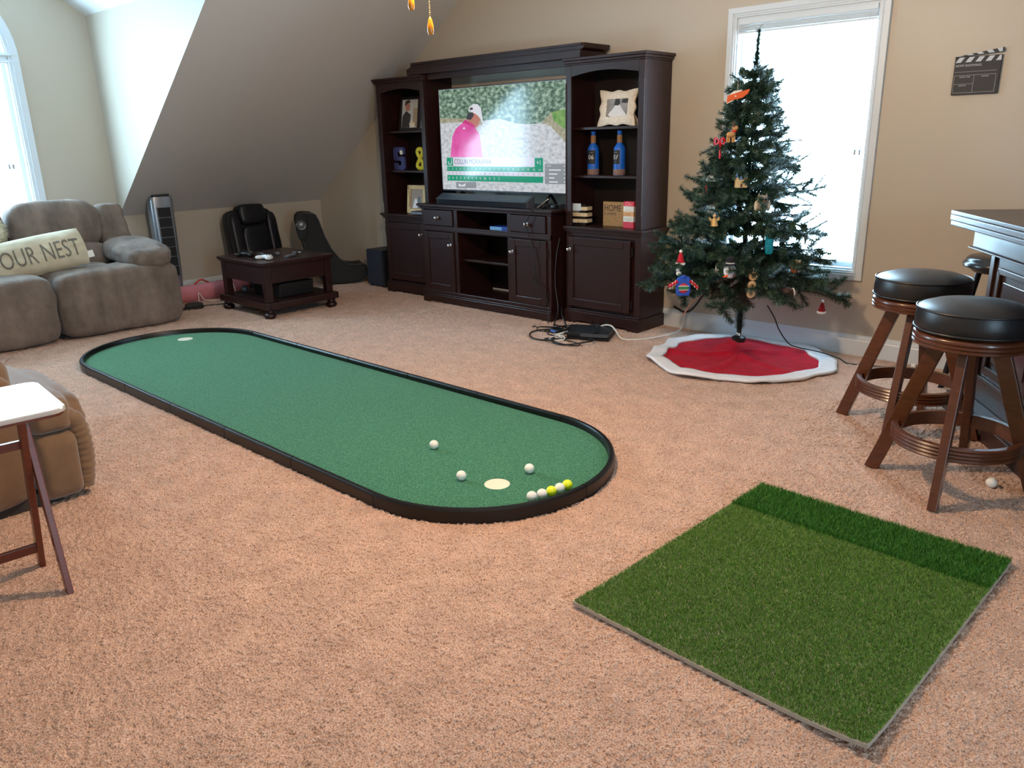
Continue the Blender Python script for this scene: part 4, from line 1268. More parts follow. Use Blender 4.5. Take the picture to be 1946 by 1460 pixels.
remote('short grey remote on the right part of the coffee table', (-5.985, 3.70, TZ), .35, mat('remote_grey', rgb(66, 66, 68), .4, var=(20, .08)), .12)
remote('black remote beside the black game controller', (-6.30, 3.61, TZ), 1.4, BLACKP, .17)
t = thing('paper_note', 'small white card lying behind the remotes on the coffee table', 'card', (-6.20, 3.90, TZ))
obj('card_sheet', B().box(-.04, .04, -.02, .02, 0, .004), mat('paper_white', rgb(230, 230, 228), .7, var=(20, .03)), t)
t = thing('storage_bin', 'black bin on the lower shelf of the coffee table', 'bin', (-6.15, 3.70, .1396))
obj('bin_body', B().prism([(-.20, 0), (.20, 0), (.22, .125), (-.22, .125)], 'y', -.17, .17), mat('bin_black', rgb(18, 19, 22), .5, var=(30, .1)), t, bevel=.01)
t = thing('silver_ball', 'round grey object on the lower shelf of the coffee table', 'ball', (-6.47, 3.50, .1396 + .032))
obj('ball_shell', B().sphere((0, 0, 0), .032, 16, 10), mat('ball_grey', rgb(96, 100, 106), .3, metal=.4, var=(30, .1)), t, smooth=180)

# ================================================================== FLOOR GAMING CHAIRS
VIN = mat('black_vinyl', rgb(20, 21, 28), .42, var=(10, .15), bump=(220, .15, .002))
FAB = mat('black_mesh_fabric', rgb(22, 24, 25), .75, var=(10, .15), bump=(600, .4, .002))
g1 = thing('gaming_chair', 'black leather floor gaming chair standing behind the coffee table', 'gaming chair', (-7.26, 4.13, 0), math.radians(4))
tl = RY(math.radians(-9)).to_3x3()
b = B().cush((-.085, 0, .44), (.13, .54, .70), n=6, seg=22, wr=.004, wf=6, M=tl)
obj('back_shell', b, VIN, g1, smooth=180)
obj('head_pillow', B().cush((-.085, .0, .735), (.17, .29, .20), n=5, seg=14, wr=.006, wf=9, M=tl), VIN, g1, smooth=180)
obj('back_pad', B().cush((-.005, 0, .42), (.09, .30, .42), n=5, seg=14, wr=.008, wf=8, M=tl), VIN, g1, smooth=180)
for s in (-1, 1):
    obj('side_bolster', B().cush((-.025, s * .205, .44), (.13, .12, .62), n=4, seg=14, wr=.006, wf=8, M=tl), VIN, g1, smooth=180)
obj('seat_pad', B().cush((.16, 0, .11), (.48, .50, .215), n=5, seg=16, wr=.006, wf=6), VIN, g1, smooth=180)

g2 = thing('gaming_chair', 'black fabric rocker gaming chair beside the black subwoofer', 'gaming chair', (-6.90, 4.42, 0), math.radians(63))
# side profile: x forward along the seat, z up; extruded along +y (width)
outer = [(-.03, .60), (-.045, .66), (-.035, .71), (.0, .738), (.05, .742), (.13, .735), (.165, .715), (.19, .66), (.24, .50), (.30, .37), (.38, .265), (.47, .205), (.56, .195), (.64, .20), (.67, .18), (.68, .12), (.66, .05), (.58, .012), (.42, .0), (.28, .006), (.17, .05), (.09, .16), (.04, .32), (.0, .48)]
GW = .29
outer = [(x * .92, z) for x, z in outer]
obj('chair_body', B().prism(outer, 'y', 0.0, GW), FAB, g2, bevel=.018, seg=3)
pip = B(); pip.tube([(x, -.001, z) for x, z in outer], .006, 6, closed=True)
obj('piping', pip, mat('grey_piping', rgb(58, 60, 62), .6, var=(20, .05)), g2, smooth=60)
spk = obj('speaker_housing', B().prism([(-.030, .48), (-.055, .58), (-.052, .68), (-.02, .735), (.03, .744), (.06, .70), (.058, .56), (.03, .48)], 'y', -.03, -.0005), FAB, g2, bevel=.01)
obj('speaker_cone', B().lathe([(0, .014), (.014, .014), (.030, .007), (.042, .013), (.048, .008), (.048, 0), (0, 0)], 24).xf(T(.0, -.0305, .625) @ RX(math.pi / 2)), mat('speaker_silver', rgb(120, 124, 128), .35, metal=.6, var=(20, .05)), spk, smooth=40)
b = B()

# ---- subwoofer
sw = thing('subwoofer', 'black box subwoofer on the carpet against the left cabinet', 'subwoofer', (-6.335, 4.965, 0))
SWM = mat('subwoofer_black', rgb(24, 28, 38), .5, bump=(300, .2, .001))
obj('speaker_box', B().box(-.115, .135, -.11, .13, .022, .375), SWM, sw, bevel=.006)
obj('front_grille', B().box(-.108, .128, -.118, -.1102, .03, .368), mat('grille_cloth', rgb(30, 36, 50), .8, bump=(800, .5, .001)), sw, bevel=.003)
for sx in (-.09, .11):
    for sy in (-.085, .105):
        obj('foot', B().lathe([(0, 0), (.018, 0), (.016, .0215), (0, .0215)], 14, (sx, sy, 0)), BLACKP, sw, smooth=40)

# ================================================================== TOWER FAN
fan = thing('tower_fan', 'tall silver tower fan with dark grille behind the sofa arm', 'tower fan', (-7.40, 3.265, 0), math.radians(-6))
FS = mat('fan_silver', rgb(142, 146, 152), .3, metal=.55, var=(12, .05))
FD = mat('fan_dark', rgb(30, 33, 38), .5, var=(20, .1))
n = 20
def fan_sec(z, sx, sy):
    return [(sx * math.copysign(abs(math.cos(a)) ** .38, math.cos(a)), sy * math.copysign(abs(math.sin(a)) ** .38, math.sin(a)), z) for a in [2 * math.pi * k / n for k in range(n)]]
v = fan_sec(.13, .075, .088) + fan_sec(.30, .082, .096) + fan_sec(.93, .088, .104) + fan_sec(.965, .083, .098)
b = B().add(v, [(i * n + k, i * n + (k + 1) % n, (i + 1) * n + (k + 1) % n, (i + 1) * n + k) for i in range(3) for k in range(n)] + [tuple(range(n))[::-1], tuple(range(3 * n, 4 * n))])
obj('fan_housing', b, FS, fan, smooth=35)
# control panel, tilted top
obj('control_panel', B().prism(rounded_rect(-.072, .066, -.082, .082, .03), 'z', .9655, .985).xf(T(0, 0, 0)), FD, fan, bevel=.004)
for k in range(3):
    obj('button', B().lathe([(.010, .9852), (.010, .990), (0, .991)], 10, (-.01, -.04 + .04 * k, 0)), FS, fan, smooth=40)
gr = obj('grille_frame', B().box(.0862, .101, -.066, -.058, .235, .875).box(.0862, .101, .058, .066, .235, .875).box(.0862, .101, -.058, .058, .235, .241).box(.0862, .101, -.058, .058, .869, .875), FS, fan)
obj('grille_recess', B().box(.0885, .0925, -.058, .058, .241, .869), mat('fan_recess', rgb(14, 15, 18), .6, var=(20, .1)), fan)
for k in range(9):
    y = -.046 + k * .0115
    obj('vertical_vane', B().box(.0927, .098, y - .0012, y + .0012, .241, .869), FD, fan)
for k in range(1, 7):
    z = .241 + k * .0897
    obj('cross_vane', B().box(.0927, .0995, -.058, .058, z - .0022, z + .0022), FS, fan)
obj('neck', B().lathe([(.06, .055), (.058, .130)], 20), FD, fan, smooth=40)
obj('fan_base', B().lathe([(0, 0), (.125, 0), (.128, .012), (.11, .030), (.07, .048), (.06, .055), (0, .055)], 28), FD, fan, smooth=40)

# ---- rolled mat and clutter by the knee wall
ym = thing('rolled_mat', 'rolled pink exercise mat lying along the low wall', 'exercise mat', (-7.16, 3.70, 0))
PK = mat('pink_foam', rgb(196, 118, 124), .8, var=(14, .1), bump=(300, .3, .002))
sp = []
for k in range(90):
    a = k * .32; r_ = .028 + .047 * k / 89
    sp.append((r_ * math.cos(a), .077 + r_ * math.sin(a)))
b = B()
v = [(x, y, z) for y in (-.72, .42) for x, z in sp]
nn = len(sp)
b.add(v, [(k, k + 1, nn + k + 1, nn + k) for k in range(nn - 1)])
o_ = obj('foam_roll', b, PK, ym, smooth=180)
md = o_.modifiers.new('thick', 'SOLIDIFY'); md.thickness = .006; md.offset = -1
obj('carry_strap', B().tube([(.080 * math.cos(a), .20, .080 + .080 * math.sin(a)) for a in np.linspace(0, 2 * math.pi, 28)[:-1]], .006, 6, closed=True), mat('pink_strap', rgb(214, 160, 160), .7, var=(20, .05)), ym, smooth=60)
wc = thing('charging_cable', 'pale cord draped over the rolled pink mat', 'cord', (0, 0, 0))
obj('cord_run', B().tube(spline([(-7.05, 3.34, .012), (-7.068, 3.36, .09), (-7.055, 3.40, .02), (-7.0, 3.50, .006), (-6.98, 3.62, .006), (-7.03, 3.70, .006), (-7.068, 3.72, .09), (-7.16, 3.725, .166), (-7.25, 3.73, .11)]), .005, 6), mat('pink_cord', rgb(226, 196, 188), .6, var=(20, .04)), wc, smooth=60)
sl = thing('slipper', 'dark slipper on the carpet at the corner of the sofa', 'slipper', (-6.83, 3.13, 0), math.radians(75))
obj('sole', B().prism([(-.13, -.03), (-.10, -.045), (.0, -.038), (.10, -.045), (.135, -.02), (.135, .02), (.10, .042), (.0, .036), (-.10, .042), (-.13, .03)], 'z', 0, .016), mat('sole_dark', rgb(34, 32, 32), .8, var=(20, .1)), sl, bevel=.004)
obj('upper', B().cush((.05, 0, .034), (.16, .085, .05), n=2.6, seg=10), mat('slipper_grey', rgb(52, 48, 46), .9, var=(20, .12)), sl, smooth=180)
bc = thing('floor_cable', 'black cable running along the carpet to the coffee table', 'cable', (0, 0, 0))
obj('cable_run', B().tube([(-6.86, 3.28, .008), (-6.80, 3.40, .006), (-6.78, 3.52, .006), (-6.74, 3.62, .006), (-6.70, 3.72, .006)], .005, 6), BLACKC, bc, smooth=60)
rf = thing('foam_roller', 'dark foam roller behind the pink mat against the baseboard', 'foam roller', (-7.40, 3.92, .06))
obj('roller', B().lathe([(.03, 0), (.058, 0), (.058, .40), (.03, .40)], 20).xf(T(0, -.2, 0) @ RX(-math.pi / 2)), mat('foam_dark', rgb(30, 30, 34), .8, var=(20, .1)), rf, smooth=40)
rb = thing('red_band', 'red strap lying on top behind the rolled pink mat', 'strap', (-7.33, 3.55, 0))
obj('strap_coil', B().tube([(.06 * math.cos(a), .13 * math.sin(a), .012 + .15 * (1 - abs(math.cos(a / 2)))) for a in np.linspace(.4, 5.9, 24)], .010, 6, flat=.4), mat('strap_red', rgb(206, 72, 60), .7, var=(20, .08)), rb, smooth=60)
# ================================================================== PUTTING GREEN
GX0, GX1, GY0, GY1 = -5.325, -2.355, 1.711, 2.925
GC, GR = (GY0 + GY1) / 2, (GY1 - GY0) / 2
grn = thing('putting_green', 'long oval green putting mat with black plastic edging on the carpet', 'putting green', ((GX0 + GX1) / 2, GC, 0))
gx = lambda x: x - (GX0 + GX1) / 2
gy = lambda y: y - GC
def felt_mat():
    m = bpy.data.materials.new('green_felt'); m.use_nodes = True
    nt = m.node_tree; N, L_ = nt.nodes, nt.links
    p = N['Principled BSDF']; p.inputs['Roughness'].default_value = .9; p.inputs['Specular IOR Level'].default_value = .12
    p.inputs['Sheen Weight'].default_value = .35; p.inputs['Sheen Tint'].default_value = rgb(190, 235, 215)
    tc = N.new('ShaderNodeTexCoord')
    n = N.new('ShaderNodeTexNoise'); n.inputs['Scale'].default_value = 170; n.inputs['Detail'].default_value = 3
    L_.new(tc.outputs['Object'], n.inputs['Vector'])
    cr = N.new('ShaderNodeValToRGB')
    cr.color_ramp.elements[0].position = .34; cr.color_ramp.elements[0].color = rgb(34, 80, 56)
    cr.color_ramp.elements[1].position = .70; cr.color_ramp.elements[1].color = rgb(92, 152, 112)
    k = cr.color_ramp.elements.new(.52); k.color = rgb(52, 108, 76)
    L_.new(n.outputs['Fac'], cr.inputs[0]); L_.new(cr.outputs[0], p.inputs['Base Color'])
    b = N.new('ShaderNodeBump'); b.inputs['Strength'].default_value = .8; b.inputs['Distance'].default_value = .004
    L_.new(n.outputs['Fac'], b.inputs['Height']); L_.new(b.outputs[0], p.inputs['Normal'])
    return m
FELT = felt_mat()
HOLES = [(-5.653, 2.532), (-2.087, 2.149)]
TZG = .028
def stadium(r, n=40):
    p = [(gx(GX1) + r * math.cos(a), r * math.sin(a)) for a in np.linspace(-math.pi / 2, math.pi / 2, n)]
    p += [(gx(GX0) + r * math.cos(a), r * math.sin(a)) for a in np.linspace(math.pi / 2, 3 * math.pi / 2, n)]
    return p
# turf surface with two cup holes, cut with bmesh
def turf_mesh():
    bm = bmesh.new()
    ov = [bm.verts.new((x, y, TZG)) for x, y in stadium(GR - .028)]
    oe = [bm.edges.new((ov[i], ov[(i + 1) % len(ov)])) for i in range(len(ov))]
    he = []
    for hx_, hy_ in HOLES:
        hv = [bm.verts.new((gx(hx_) + .054 * math.cos(a), gy(hy_) + .054 * math.sin(a), TZG)) for a in np.linspace(0, 2 * math.pi, 41)[:-1]]
        he += [bm.edges.new((hv[i], hv[(i + 1) % 40])) for i in range(40)]
    bmesh.ops.triangle_fill(bm, use_beauty=True, use_dissolve=False, edges=oe + he)
    # drop faces inside holes
    for f in list(bm.faces):
        c = f.calc_center_median()
        for hx_, hy_ in HOLES:
            if (c.x - gx(hx_)) ** 2 + (c.y - gy(hy_)) ** 2 < .0535 ** 2:
                bm.faces.remove(f); break
    bmesh.ops.recalc_face_normals(bm, faces=bm.faces)
    for f in bm.faces:
        if f.normal.z < 0: f.normal_flip()
    me = bpy.data.meshes.new('turf'); bm.to_mesh(me); bm.free()
    me.materials.append(FELT)
    return me
obj('turf', turf_mesh(), None, grn)
CUPW = mat('cup_white', rgb(234, 228, 204), .45, var=(20, .03))
for hx_, hy_ in HOLES:
    obj('cup', B().lathe([(.0535, TZG - .0004), (.0535, .0025), (0, .0025)], 32, (gx(hx_), gy(hy_), 0)), CUPW, grn, smooth=40)
# edging: straight rails and quarter-circle corner rails, each a piece of its own
EDGE = mat('edging_black', rgb(15, 14, 14), .34, var=(14, .12), spec=.4)
EPROF = [(-.027, .0), (-.027, .052), (-.022, .060), (-.006, .060), (0, .053), (0, 0)]     # offset from outer edge, height
def rail(path):
    """path: list of ((x,y),(nx,ny)) outward normals"""
    n = len(EPROF); v, f = [], []
    for (x, y), (nx, ny) in path:
        for d, z in EPROF:
            v.append((x + nx * d, y + ny * d, z))
    for i in range(len(path) - 1):
        for k in range(n):
            l = (k + 1) % n
            f.append((i * n + k, (i + 1) * n + k, (i + 1) * n + l, i * n + l))
    f.append(tuple(range(n))); f.append(tuple((len(path) - 1) * n + k for k in range(n))[::-1])
    return B().add(v, f)
gap = .0016
ns = 5
seg_ = (GX1 - GX0) / ns
for k in range(ns):
    xa, xb = gx(GX0) + k * seg_ + gap, gx(GX0) + (k + 1) * seg_ - gap
    obj('edge_rail', rail([((xa, -GR), (0, -1)), ((xb, -GR), (0, -1))]), EDGE, grn, bevel=.0015)
    obj('edge_rail', rail([((xb, GR), (0, 1)), ((xa, GR), (0, 1))]), EDGE, grn, bevel=.0015)
for cx_, a0 in ((gx(GX1), -90), (gx(GX1), 0), (gx(GX0), 90), (gx(GX0), 180)):
    aa = np.linspace(math.radians(a0) + gap / GR, math.radians(a0 + 90) - gap / GR, 22)
    obj('corner_rail', rail([((cx_ + GR * math.cos(a), GR * math.sin(a)), (math.cos(a), math.sin(a))) for a in aa]), EDGE, grn, smooth=35)

# ---- golf balls
def ball_mesh(name, m):
    bm = bmesh.new()
    bmesh.ops.create_icosphere(bm, subdivisions=4, radius=.02135)
    me = bpy.data.meshes.new(name); bm.to_mesh(me); bm.free()
    me.shade_smooth(); me.materials.append(m)
    return me
def ball_mat(name, c):
    m = bpy.data.materials.new(name); m.use_nodes = True
    nt = m.node_tree; N, L_ = nt.nodes, nt.links
    p = N['Principled BSDF']; p.inputs['Base Color'].default_value = c; p.inputs['Roughness'].default_value = .35
    tc = N.new('ShaderNodeTexCoord'); vo = N.new('ShaderNodeTexVoronoi'); vo.inputs['Scale'].default_value = 270
    L_.new(tc.outputs['Object'], vo.inputs['Vector'])
    b = N.new('ShaderNodeBump'); b.inputs['Strength'].default_value = .5; b.inputs['Distance'].default_value = .001
    L_.new(vo.outputs['Distance'], b.inputs['Height']); L_.new(b.outputs[0], p.inputs['Normal'])
    return m
BW, BY = ball_mat('ball_white', rgb(240, 236, 226)), ball_mat('ball_yellow', rgb(232, 240, 30))
MW, MY = ball_mesh('golf_ball', BW), ball_mesh('golf_ball_yellow', BY)
GG = 'golf balls on the putting green'
zb = TZG + .0213
balls = [((-2.581, 2.244), MW, 'white golf ball farthest from the cup in the middle of the green', GG),
         ((-2.229, 2.080), MW, 'white golf ball just left of the cup on the green', GG),
         ((-2.056, 2.318), MW, 'white golf ball right of the cup, between it and the far edging', GG),
         ((-1.868, 2.118), MW, 'white golf ball at the near end of the row against the edging', GG),
         ((-1.851, 2.1605), MW, 'white golf ball with a dark mark, second in the row along the edging', GG),
         ((-1.8395, 2.2045), MY, 'yellow golf ball in the middle of the row along the edging', GG),
         ((-1.832, 2.2485), MW, 'white golf ball between the two yellow ones in the row', GG),
         ((-1.8275, 2.2925), MY, 'yellow golf ball at the far end of the row along the edging', GG)]
for (x, y), me, lab, g in balls:
    o = bpy.data.objects.new('golf_ball', me); C.objects.link(o); o.location = (x, y, zb); tag(o, lab, 'golf ball', g)
    o.rotation_euler = (random.uniform(0, 6), random.uniform(0, 6), random.uniform(0, 6))
    if 'dark mark' in lab:
        o.rotation_euler = (0, 0, 0)
        mk = B(); put_text(mk, 'C', .012, T(0, 0, 0))
        ang = math.radians(-110)
        dirv = Vector((math.cos(ang) * .9, math.sin(ang) * .9, .2)).normalized()
        q = dirv.to_track_quat('Z', 'Y').to_matrix().to_4x4()
        mk.v = [tuple((q @ Vector((x_, y_, 0)) + dirv * .0213).normalized() * .02150) for x_, y_, z_ in [(a_[0] - .003, a_[1] - .004, 0) for a_ in mk.v]]
        obj('printed_mark', mk, mat('ball_ink', rgb(40, 40, 44), .5, var=(50, .05)), o)
o = bpy.data.objects.new('golf_ball', MW); C.objects.link(o); o.location = (-.553, 3.452, .0215); tag(o, 'white golf ball on the carpet under the nearest bar stool', 'golf ball', 'golf balls on the putting green')
o['group'] = 'stray golf balls'

# ================================================================== HITTING MAT
MWd, MLn = .905, 1.185
hm_ = thing('hitting_mat', 'square green artificial grass hitting mat with a darker strip, in front', 'golf mat', (-.835, 2.245, .004), math.radians(-2.9))
def mat_lift(x, y):
    """corners and edges curl up slightly"""
    u, v = x / (MWd / 2), y / (MLn / 2)
    return .016 * max(0, u) ** 4 * max(0, -v) ** 4 + .006 * max(0, -v) ** 6 + .004 * max(0, u) ** 6
n = 24
v, f = [], []
for j in range(n + 1):
    for i in range(n + 1):
        x, y = (i / n - .5) * MWd, (j / n - .5) * MLn
        v.append((x, y, mat_lift(x, y)))
for j in range(n + 1):
    for i in range(n + 1):
        x, y = (i / n - .5) * MWd, (j / n - .5) * MLn
        v.append((x, y, .012 + mat_lift(x, y)))
K = (n + 1) ** 2
for j in range(n):
    for i in range(n):
        a = j * (n + 1) + i
        f.append((a, a + n + 1, a + n + 2, a + 1)); f.append((K + a, K + a + 1, K + a + n + 2, K + a + n + 1))
for i in range(n):
    for a, bq in ((i, i + 1), (n * (n + 1) + i + 1, n * (n + 1) + i), ((i + 1) * (n + 1), i * (n + 1)), (i * (n + 1) + n, (i + 1) * (n + 1) + n)):
        f.append((a, bq, K + bq, K + a))
obj('foam_base', B().add(v, f), mat('mat_foam', rgb(172, 164, 150), .8, var=(30, .1)), hm_)
SEAM = MLn / 2 - .235
def grass(name, x0, x1, y0, y1, dens, h, hv, lean, wd, m, dark=0):
    N_ = int((x1 - x0) * (y1 - y0) * dens)
    px, py = rng.uniform(x0, x1, N_), rng.uniform(y0, y1, N_)
    a = rng.uniform(0, 2 * np.pi, N_); hh = h * (1 + rng.uniform(-hv, hv, N_)); ln = rng.normal(0, lean, (N_, 2))
    u, w = px / (MWd / 2), py / (MLn / 2)
    zl = .012 + .016 * np.maximum(0, u) ** 4 * np.maximum(0, -w) ** 4 + .006 * np.maximum(0, -w) ** 6 + .004 * np.maximum(0, u) ** 6
    dx, dy = np.cos(a) * wd / 2, np.sin(a) * wd / 2
    co = np.zeros((N_, 5, 3))
    mx_, my_ = px + ln[:, 0] * .35, py + ln[:, 1] * .35
    tx, ty = px + ln[:, 0], py + ln[:, 1]
    co[:, 0] = np.stack([px - dx, py - dy, zl], 1); co[:, 1] = np.stack([px + dx, py + dy, zl], 1)
    co[:, 2] = np.stack([mx_ + dx * .8, my_ + dy * .8, zl + hh * .6], 1); co[:, 3] = np.stack([mx_ - dx * .8, my_ - dy * .8, zl + hh * .6], 1)
    co[:, 4] = np.stack([tx, ty, zl + hh], 1)
    base = (np.arange(N_) * 5)[:, None]
    quads = base + np.array([0, 1, 2, 3]); tris = base + np.array([3, 2, 4])
    me = bpy.data.meshes.new(name)
    me.vertices.add(N_ * 5); me.vertices.foreach_set('co', co.ravel())
    loops = np.concatenate([quads.ravel(), tris.ravel()])
    me.loops.add(len(loops)); me.loops.foreach_set('vertex_index', loops.astype(np.int32))
    ls = np.concatenate([np.arange(N_) * 4, N_ * 4 + np.arange(N_) * 3]).astype(np.int32)
    me.polygons.add(2 * N_); me.polygons.foreach_set('loop_start', ls)
    me.update(calc_edges=True); me.validate()
    me.materials.append(m)
    o = obj(name, me, None, hm_)
    o['kind'] = 'stuff'
    return o
def grass_mat(name, c0, c1, c2):
    m = bpy.data.materials.new(name); m.use_nodes = True
    nt = m.node_tree; N, L_ = nt.nodes, nt.links
    p = N['Principled BSDF']; p.inputs['Roughness'].default_value = .5; p.inputs['Specular IOR Level'].default_value = .35
    g = N.new('ShaderNodeNewGeometry'); cr = N.new('ShaderNodeValToRGB')
    cr.color_ramp.elements[0].color = c0; cr.color_ramp.elements[1].color = c2
    k = cr.color_ramp.elements.new(.6); k.color = c1
    L_.new(g.outputs['Random Per Island'], cr.inputs[0]); L_.new(cr.outputs[0], p.inputs['Base Color'])
    return m
GM1 = grass_mat('turf_short', rgb(70, 108, 34), rgb(104, 146, 54), rgb(156, 190, 92))
GM2 = grass_mat('turf_long', rgb(38, 88, 22), rgb(62, 122, 36), rgb(104, 164, 60))
e_ = .002
grass('short_turf', -MWd / 2 + e_, MWd / 2 - e_, -MLn / 2 + e_, SEAM - .008, 200000, .0095, .3, .0042, .0016, GM1)
grass('long_turf', -MWd / 2 + e_, MWd / 2 - e_, SEAM + .004, MLn / 2 - e_, 150000, .0175, .35, .008, .0019, GM2)
grass('seam_turf', -MWd / 2 + e_, MWd / 2 - e_, SEAM - .010, SEAM + .006, 150000, .0175, .3, .005, .0019, GM2)

# ================================================================== BAR STOOLS
STW = mat('stool_wood', rgb(86, 46, 26), .30, wave=(9, (2, 2, 10), .28), coat=.3)
LEA = mat('black_leather', rgb(28, 28, 31), .36, bump=(240, .18, .002), var=(14, .12))
BRASS = mat('brass_bolt', rgb(196, 166, 112), .25, metal=1.0)
def stool(label, loc, rz):
    t = thing('bar_stool', label, 'bar stool', loc, rz, 'wooden swivel bar stools at the bar')
    R0 = .203
    obj('seat_cushion', B().lathe([(0, .628), (R0 - .004, .628), (R0 + .003, .640), (R0 + .004, .665), (R0, .704), (R0 - .002, .708), (R0 - .010, .713), (R0 - .05, .727), (R0 - .12, .738), (0, .742)], 48), LEA, t, smooth=50)
    pp = B()
    for zz, rr in ((.708, R0 + .0005), (.634, R0 + .004)):
        pp.tube([(rr * math.cos(a), rr * math.sin(a), zz) for a in np.linspace(0, 2 * math.pi, 61)[:-1]], .0042, 6, closed=True)
    obj('piping', pp, LEA, t, smooth=60)
    obj('seat_ring', B().lathe([(.10, .572), (R0 - .004, .572), (R0 + .004, .577), (R0 + .004, .583), (R0 - .001, .587), (R0 + .004, .591), (R0 + .004, .598), (R0 - .001, .602), (R0 + .004, .606), (R0 + .004, .614), (R0 - .003, .6215), (.10, .6215)], 56), STW, t, smooth=50)
    obj('swivel_plate', B().lathe([(0, .556), (.10, .556), (.10, .5718), (0, .5718)], 24), BLACKP, t, smooth=40)
    rf_ = obj('foot_ring', B().lathe([(.214, .178), (.236, .178), (.241, .184), (.236, .191), (.241, .198), (.236, .205), (.241, .212), (.236, .219), (.241, .226), (.236, .233), (.214, .233), (.214, .178)], 64), STW, t, smooth=45)
    for k in range(4):
        a = k * math.pi / 2
        ca, sa = math.cos(a), math.sin(a)
        lg = B(); lg.bar((.300 * ca, .300 * sa, 0), (.105 * ca, .105 * sa, .5715), .058, .034, (ca, sa, 0), w1=.064)
        # cut the feet and heads level
        lg.v = [(x, y, max(min(z, .5715), 0.0)) for x, y, z in lg.v]
        obj('leg', lg, STW, t, bevel=.003)
        bl_ = B().lathe([(0, .004), (.006, .003), (.0085, 0), (0, 0)], 12)
        bl_.xf(RZ(a) @ T(.2135, 0, .206) @ RY(-math.pi / 2))
        obj('bolt', bl_, BRASS, rf_, smooth=50)
    t.scale = (1, 1, 1.045)
    return t
s2 = stool('wooden bar stool with black cushion closest to the camera', (-.690, 3.378, 0), math.radians(4))
s1 = dup(s2, (-1.042, 3.962, 0), math.radians(1), 'wooden bar stool with black cushion standing nearer the window')
# black metal stool beyond the bar end
BKM = mat('black_metal', rgb(14, 16, 20), .3, metal=.3, var=(20, .1))
s3 = thing('metal_stool', 'black metal stool with padded seat half hidden by the bar end', 'bar stool', (-.880, 4.775, 0))
obj('seat_cushion', B().lathe([(0, .692), (.165, .692), (.188, .700), (.190, .716), (.180, .728), (.176, .732), (.174, .742), (.16, .752), (.08, .760), (0, .762)], 40), mat('seat_vinyl', rgb(26, 24, 26), .25, var=(20, .1)), s3, smooth=50)
obj('seat_pan', B().lathe([(0, .672), (.14, .672), (.16, .6915), (0, .6915)], 32), BKM, s3, smooth=40)
for k in range(4):
    a = math.radians(12) + k * math.pi / 2
    ca, sa = math.cos(a), math.sin(a)
    obj('leg', B().tube([(.205 * ca, .205 * sa, 0), (.105 * ca, .105 * sa, .671)], .016, 12), BKM, s3, smooth=60)
for zz, rr in ((.26, .169), (.46, .139)):
    obj('foot_ring', B().tube([(rr * math.cos(a), rr * math.sin(a), zz) for a in np.linspace(0, 2 * math.pi, 41)[:-1]], .010, 8, closed=True), BKM, s3, smooth=60)

# ================================================================== BAR
BU = Vector((.5478, -.8366, 0)); BN = Vector((-.8366, -.5478, 0))
bar_ = thing('home_bar', 'dark wood home bar counter with panelled front behind the stools', 'bar counter', (-.846, 4.369, 0), math.atan2(BU.y, BU.x))
# local frame: x along the bar towards the camera side, -y outwards towards the stools, +y behind
BL, BD = 1.75, .50
BARW = mat('bar_wood', rgb(58, 37, 31), .38, wave=(7, (12, 2, 2), .25), coat=.08)
BARP = mat('bar_panel', rgb(52, 34, 30), .30, wave=(7, (2, 2, 10), .25), coat=.25)
obj('bar_body', B().box(0, BL, .0, BD, .10, .835), BARW, bar_, bevel=.003)
obj('plinth', B().box(-.09, BL, -.106, BD, 0, .085).box(-.085, BL, -.098, BD, .085, .100), BARW, bar_, bevel=.004)
obj('base_moulding', B().box(-.006, BL, -.012, -.0005, .1002, .205).box(-.012, BL, -.018, -.0005, .205, .222), BARW, bar_, bevel=.004)
obj('frieze', B().box(-.085, BL, -.075, BD, .842, .945).box(-.10, BL, -.092, BD, .8352, .8418), BARW, bar_, bevel=.003)
obj('bar_top', B().box(-.105, BL + .05, -.190, BD + .05, .9702, .9985).box(-.102, BL + .05, -.186, BD + .05, .9455, .9698).box(-.105, BL + .05, -.190, BD + .05, .9985, 1.019), BARW, bar_, bevel=.005)
for k in range(3):
    xa = .085 + k * .56
    xb = xa + .46
    fr_ = B()
    i_ = [(xa + .03, .285), (xb - .03, .285), (xb - .03, .735), (xa + .03, .735)]; o__ = [(xa, .255), (xb, .255), (xb, .765), (xa, .765)]
    for q in range(4):
        j = (q + 1) % 4
        fr_.prism([i_[q], i_[j], o__[j], o__[q]], 'y', -.016, -.0005)
    pm_ = obj('panel_moulding', fr_, BARW, bar_, bevel=.004)
    obj('raised_panel', B().box(xa + .06, xb - .06, -.008, -.0005, .315, .705), BARP, pm_, bevel=.004)
obj('corner_post', B().box(-.012, .030, -.012, -.0005, .2225, .8345), BARW, bar_, bevel=.003)
t = thing('black_tray', 'low dark tray rim on top of the bar', 'tray', (-.846, 4.369, 1.0195), math.atan2(BU.y, BU.x))
obj('tray_dish', B().lathe([(0, 0), (.155, 0), (.18, .016), (.176, .018), (.15, .004), (0, .004)], 40, (.42, .28, 0)), BLACKP, t, smooth=50)
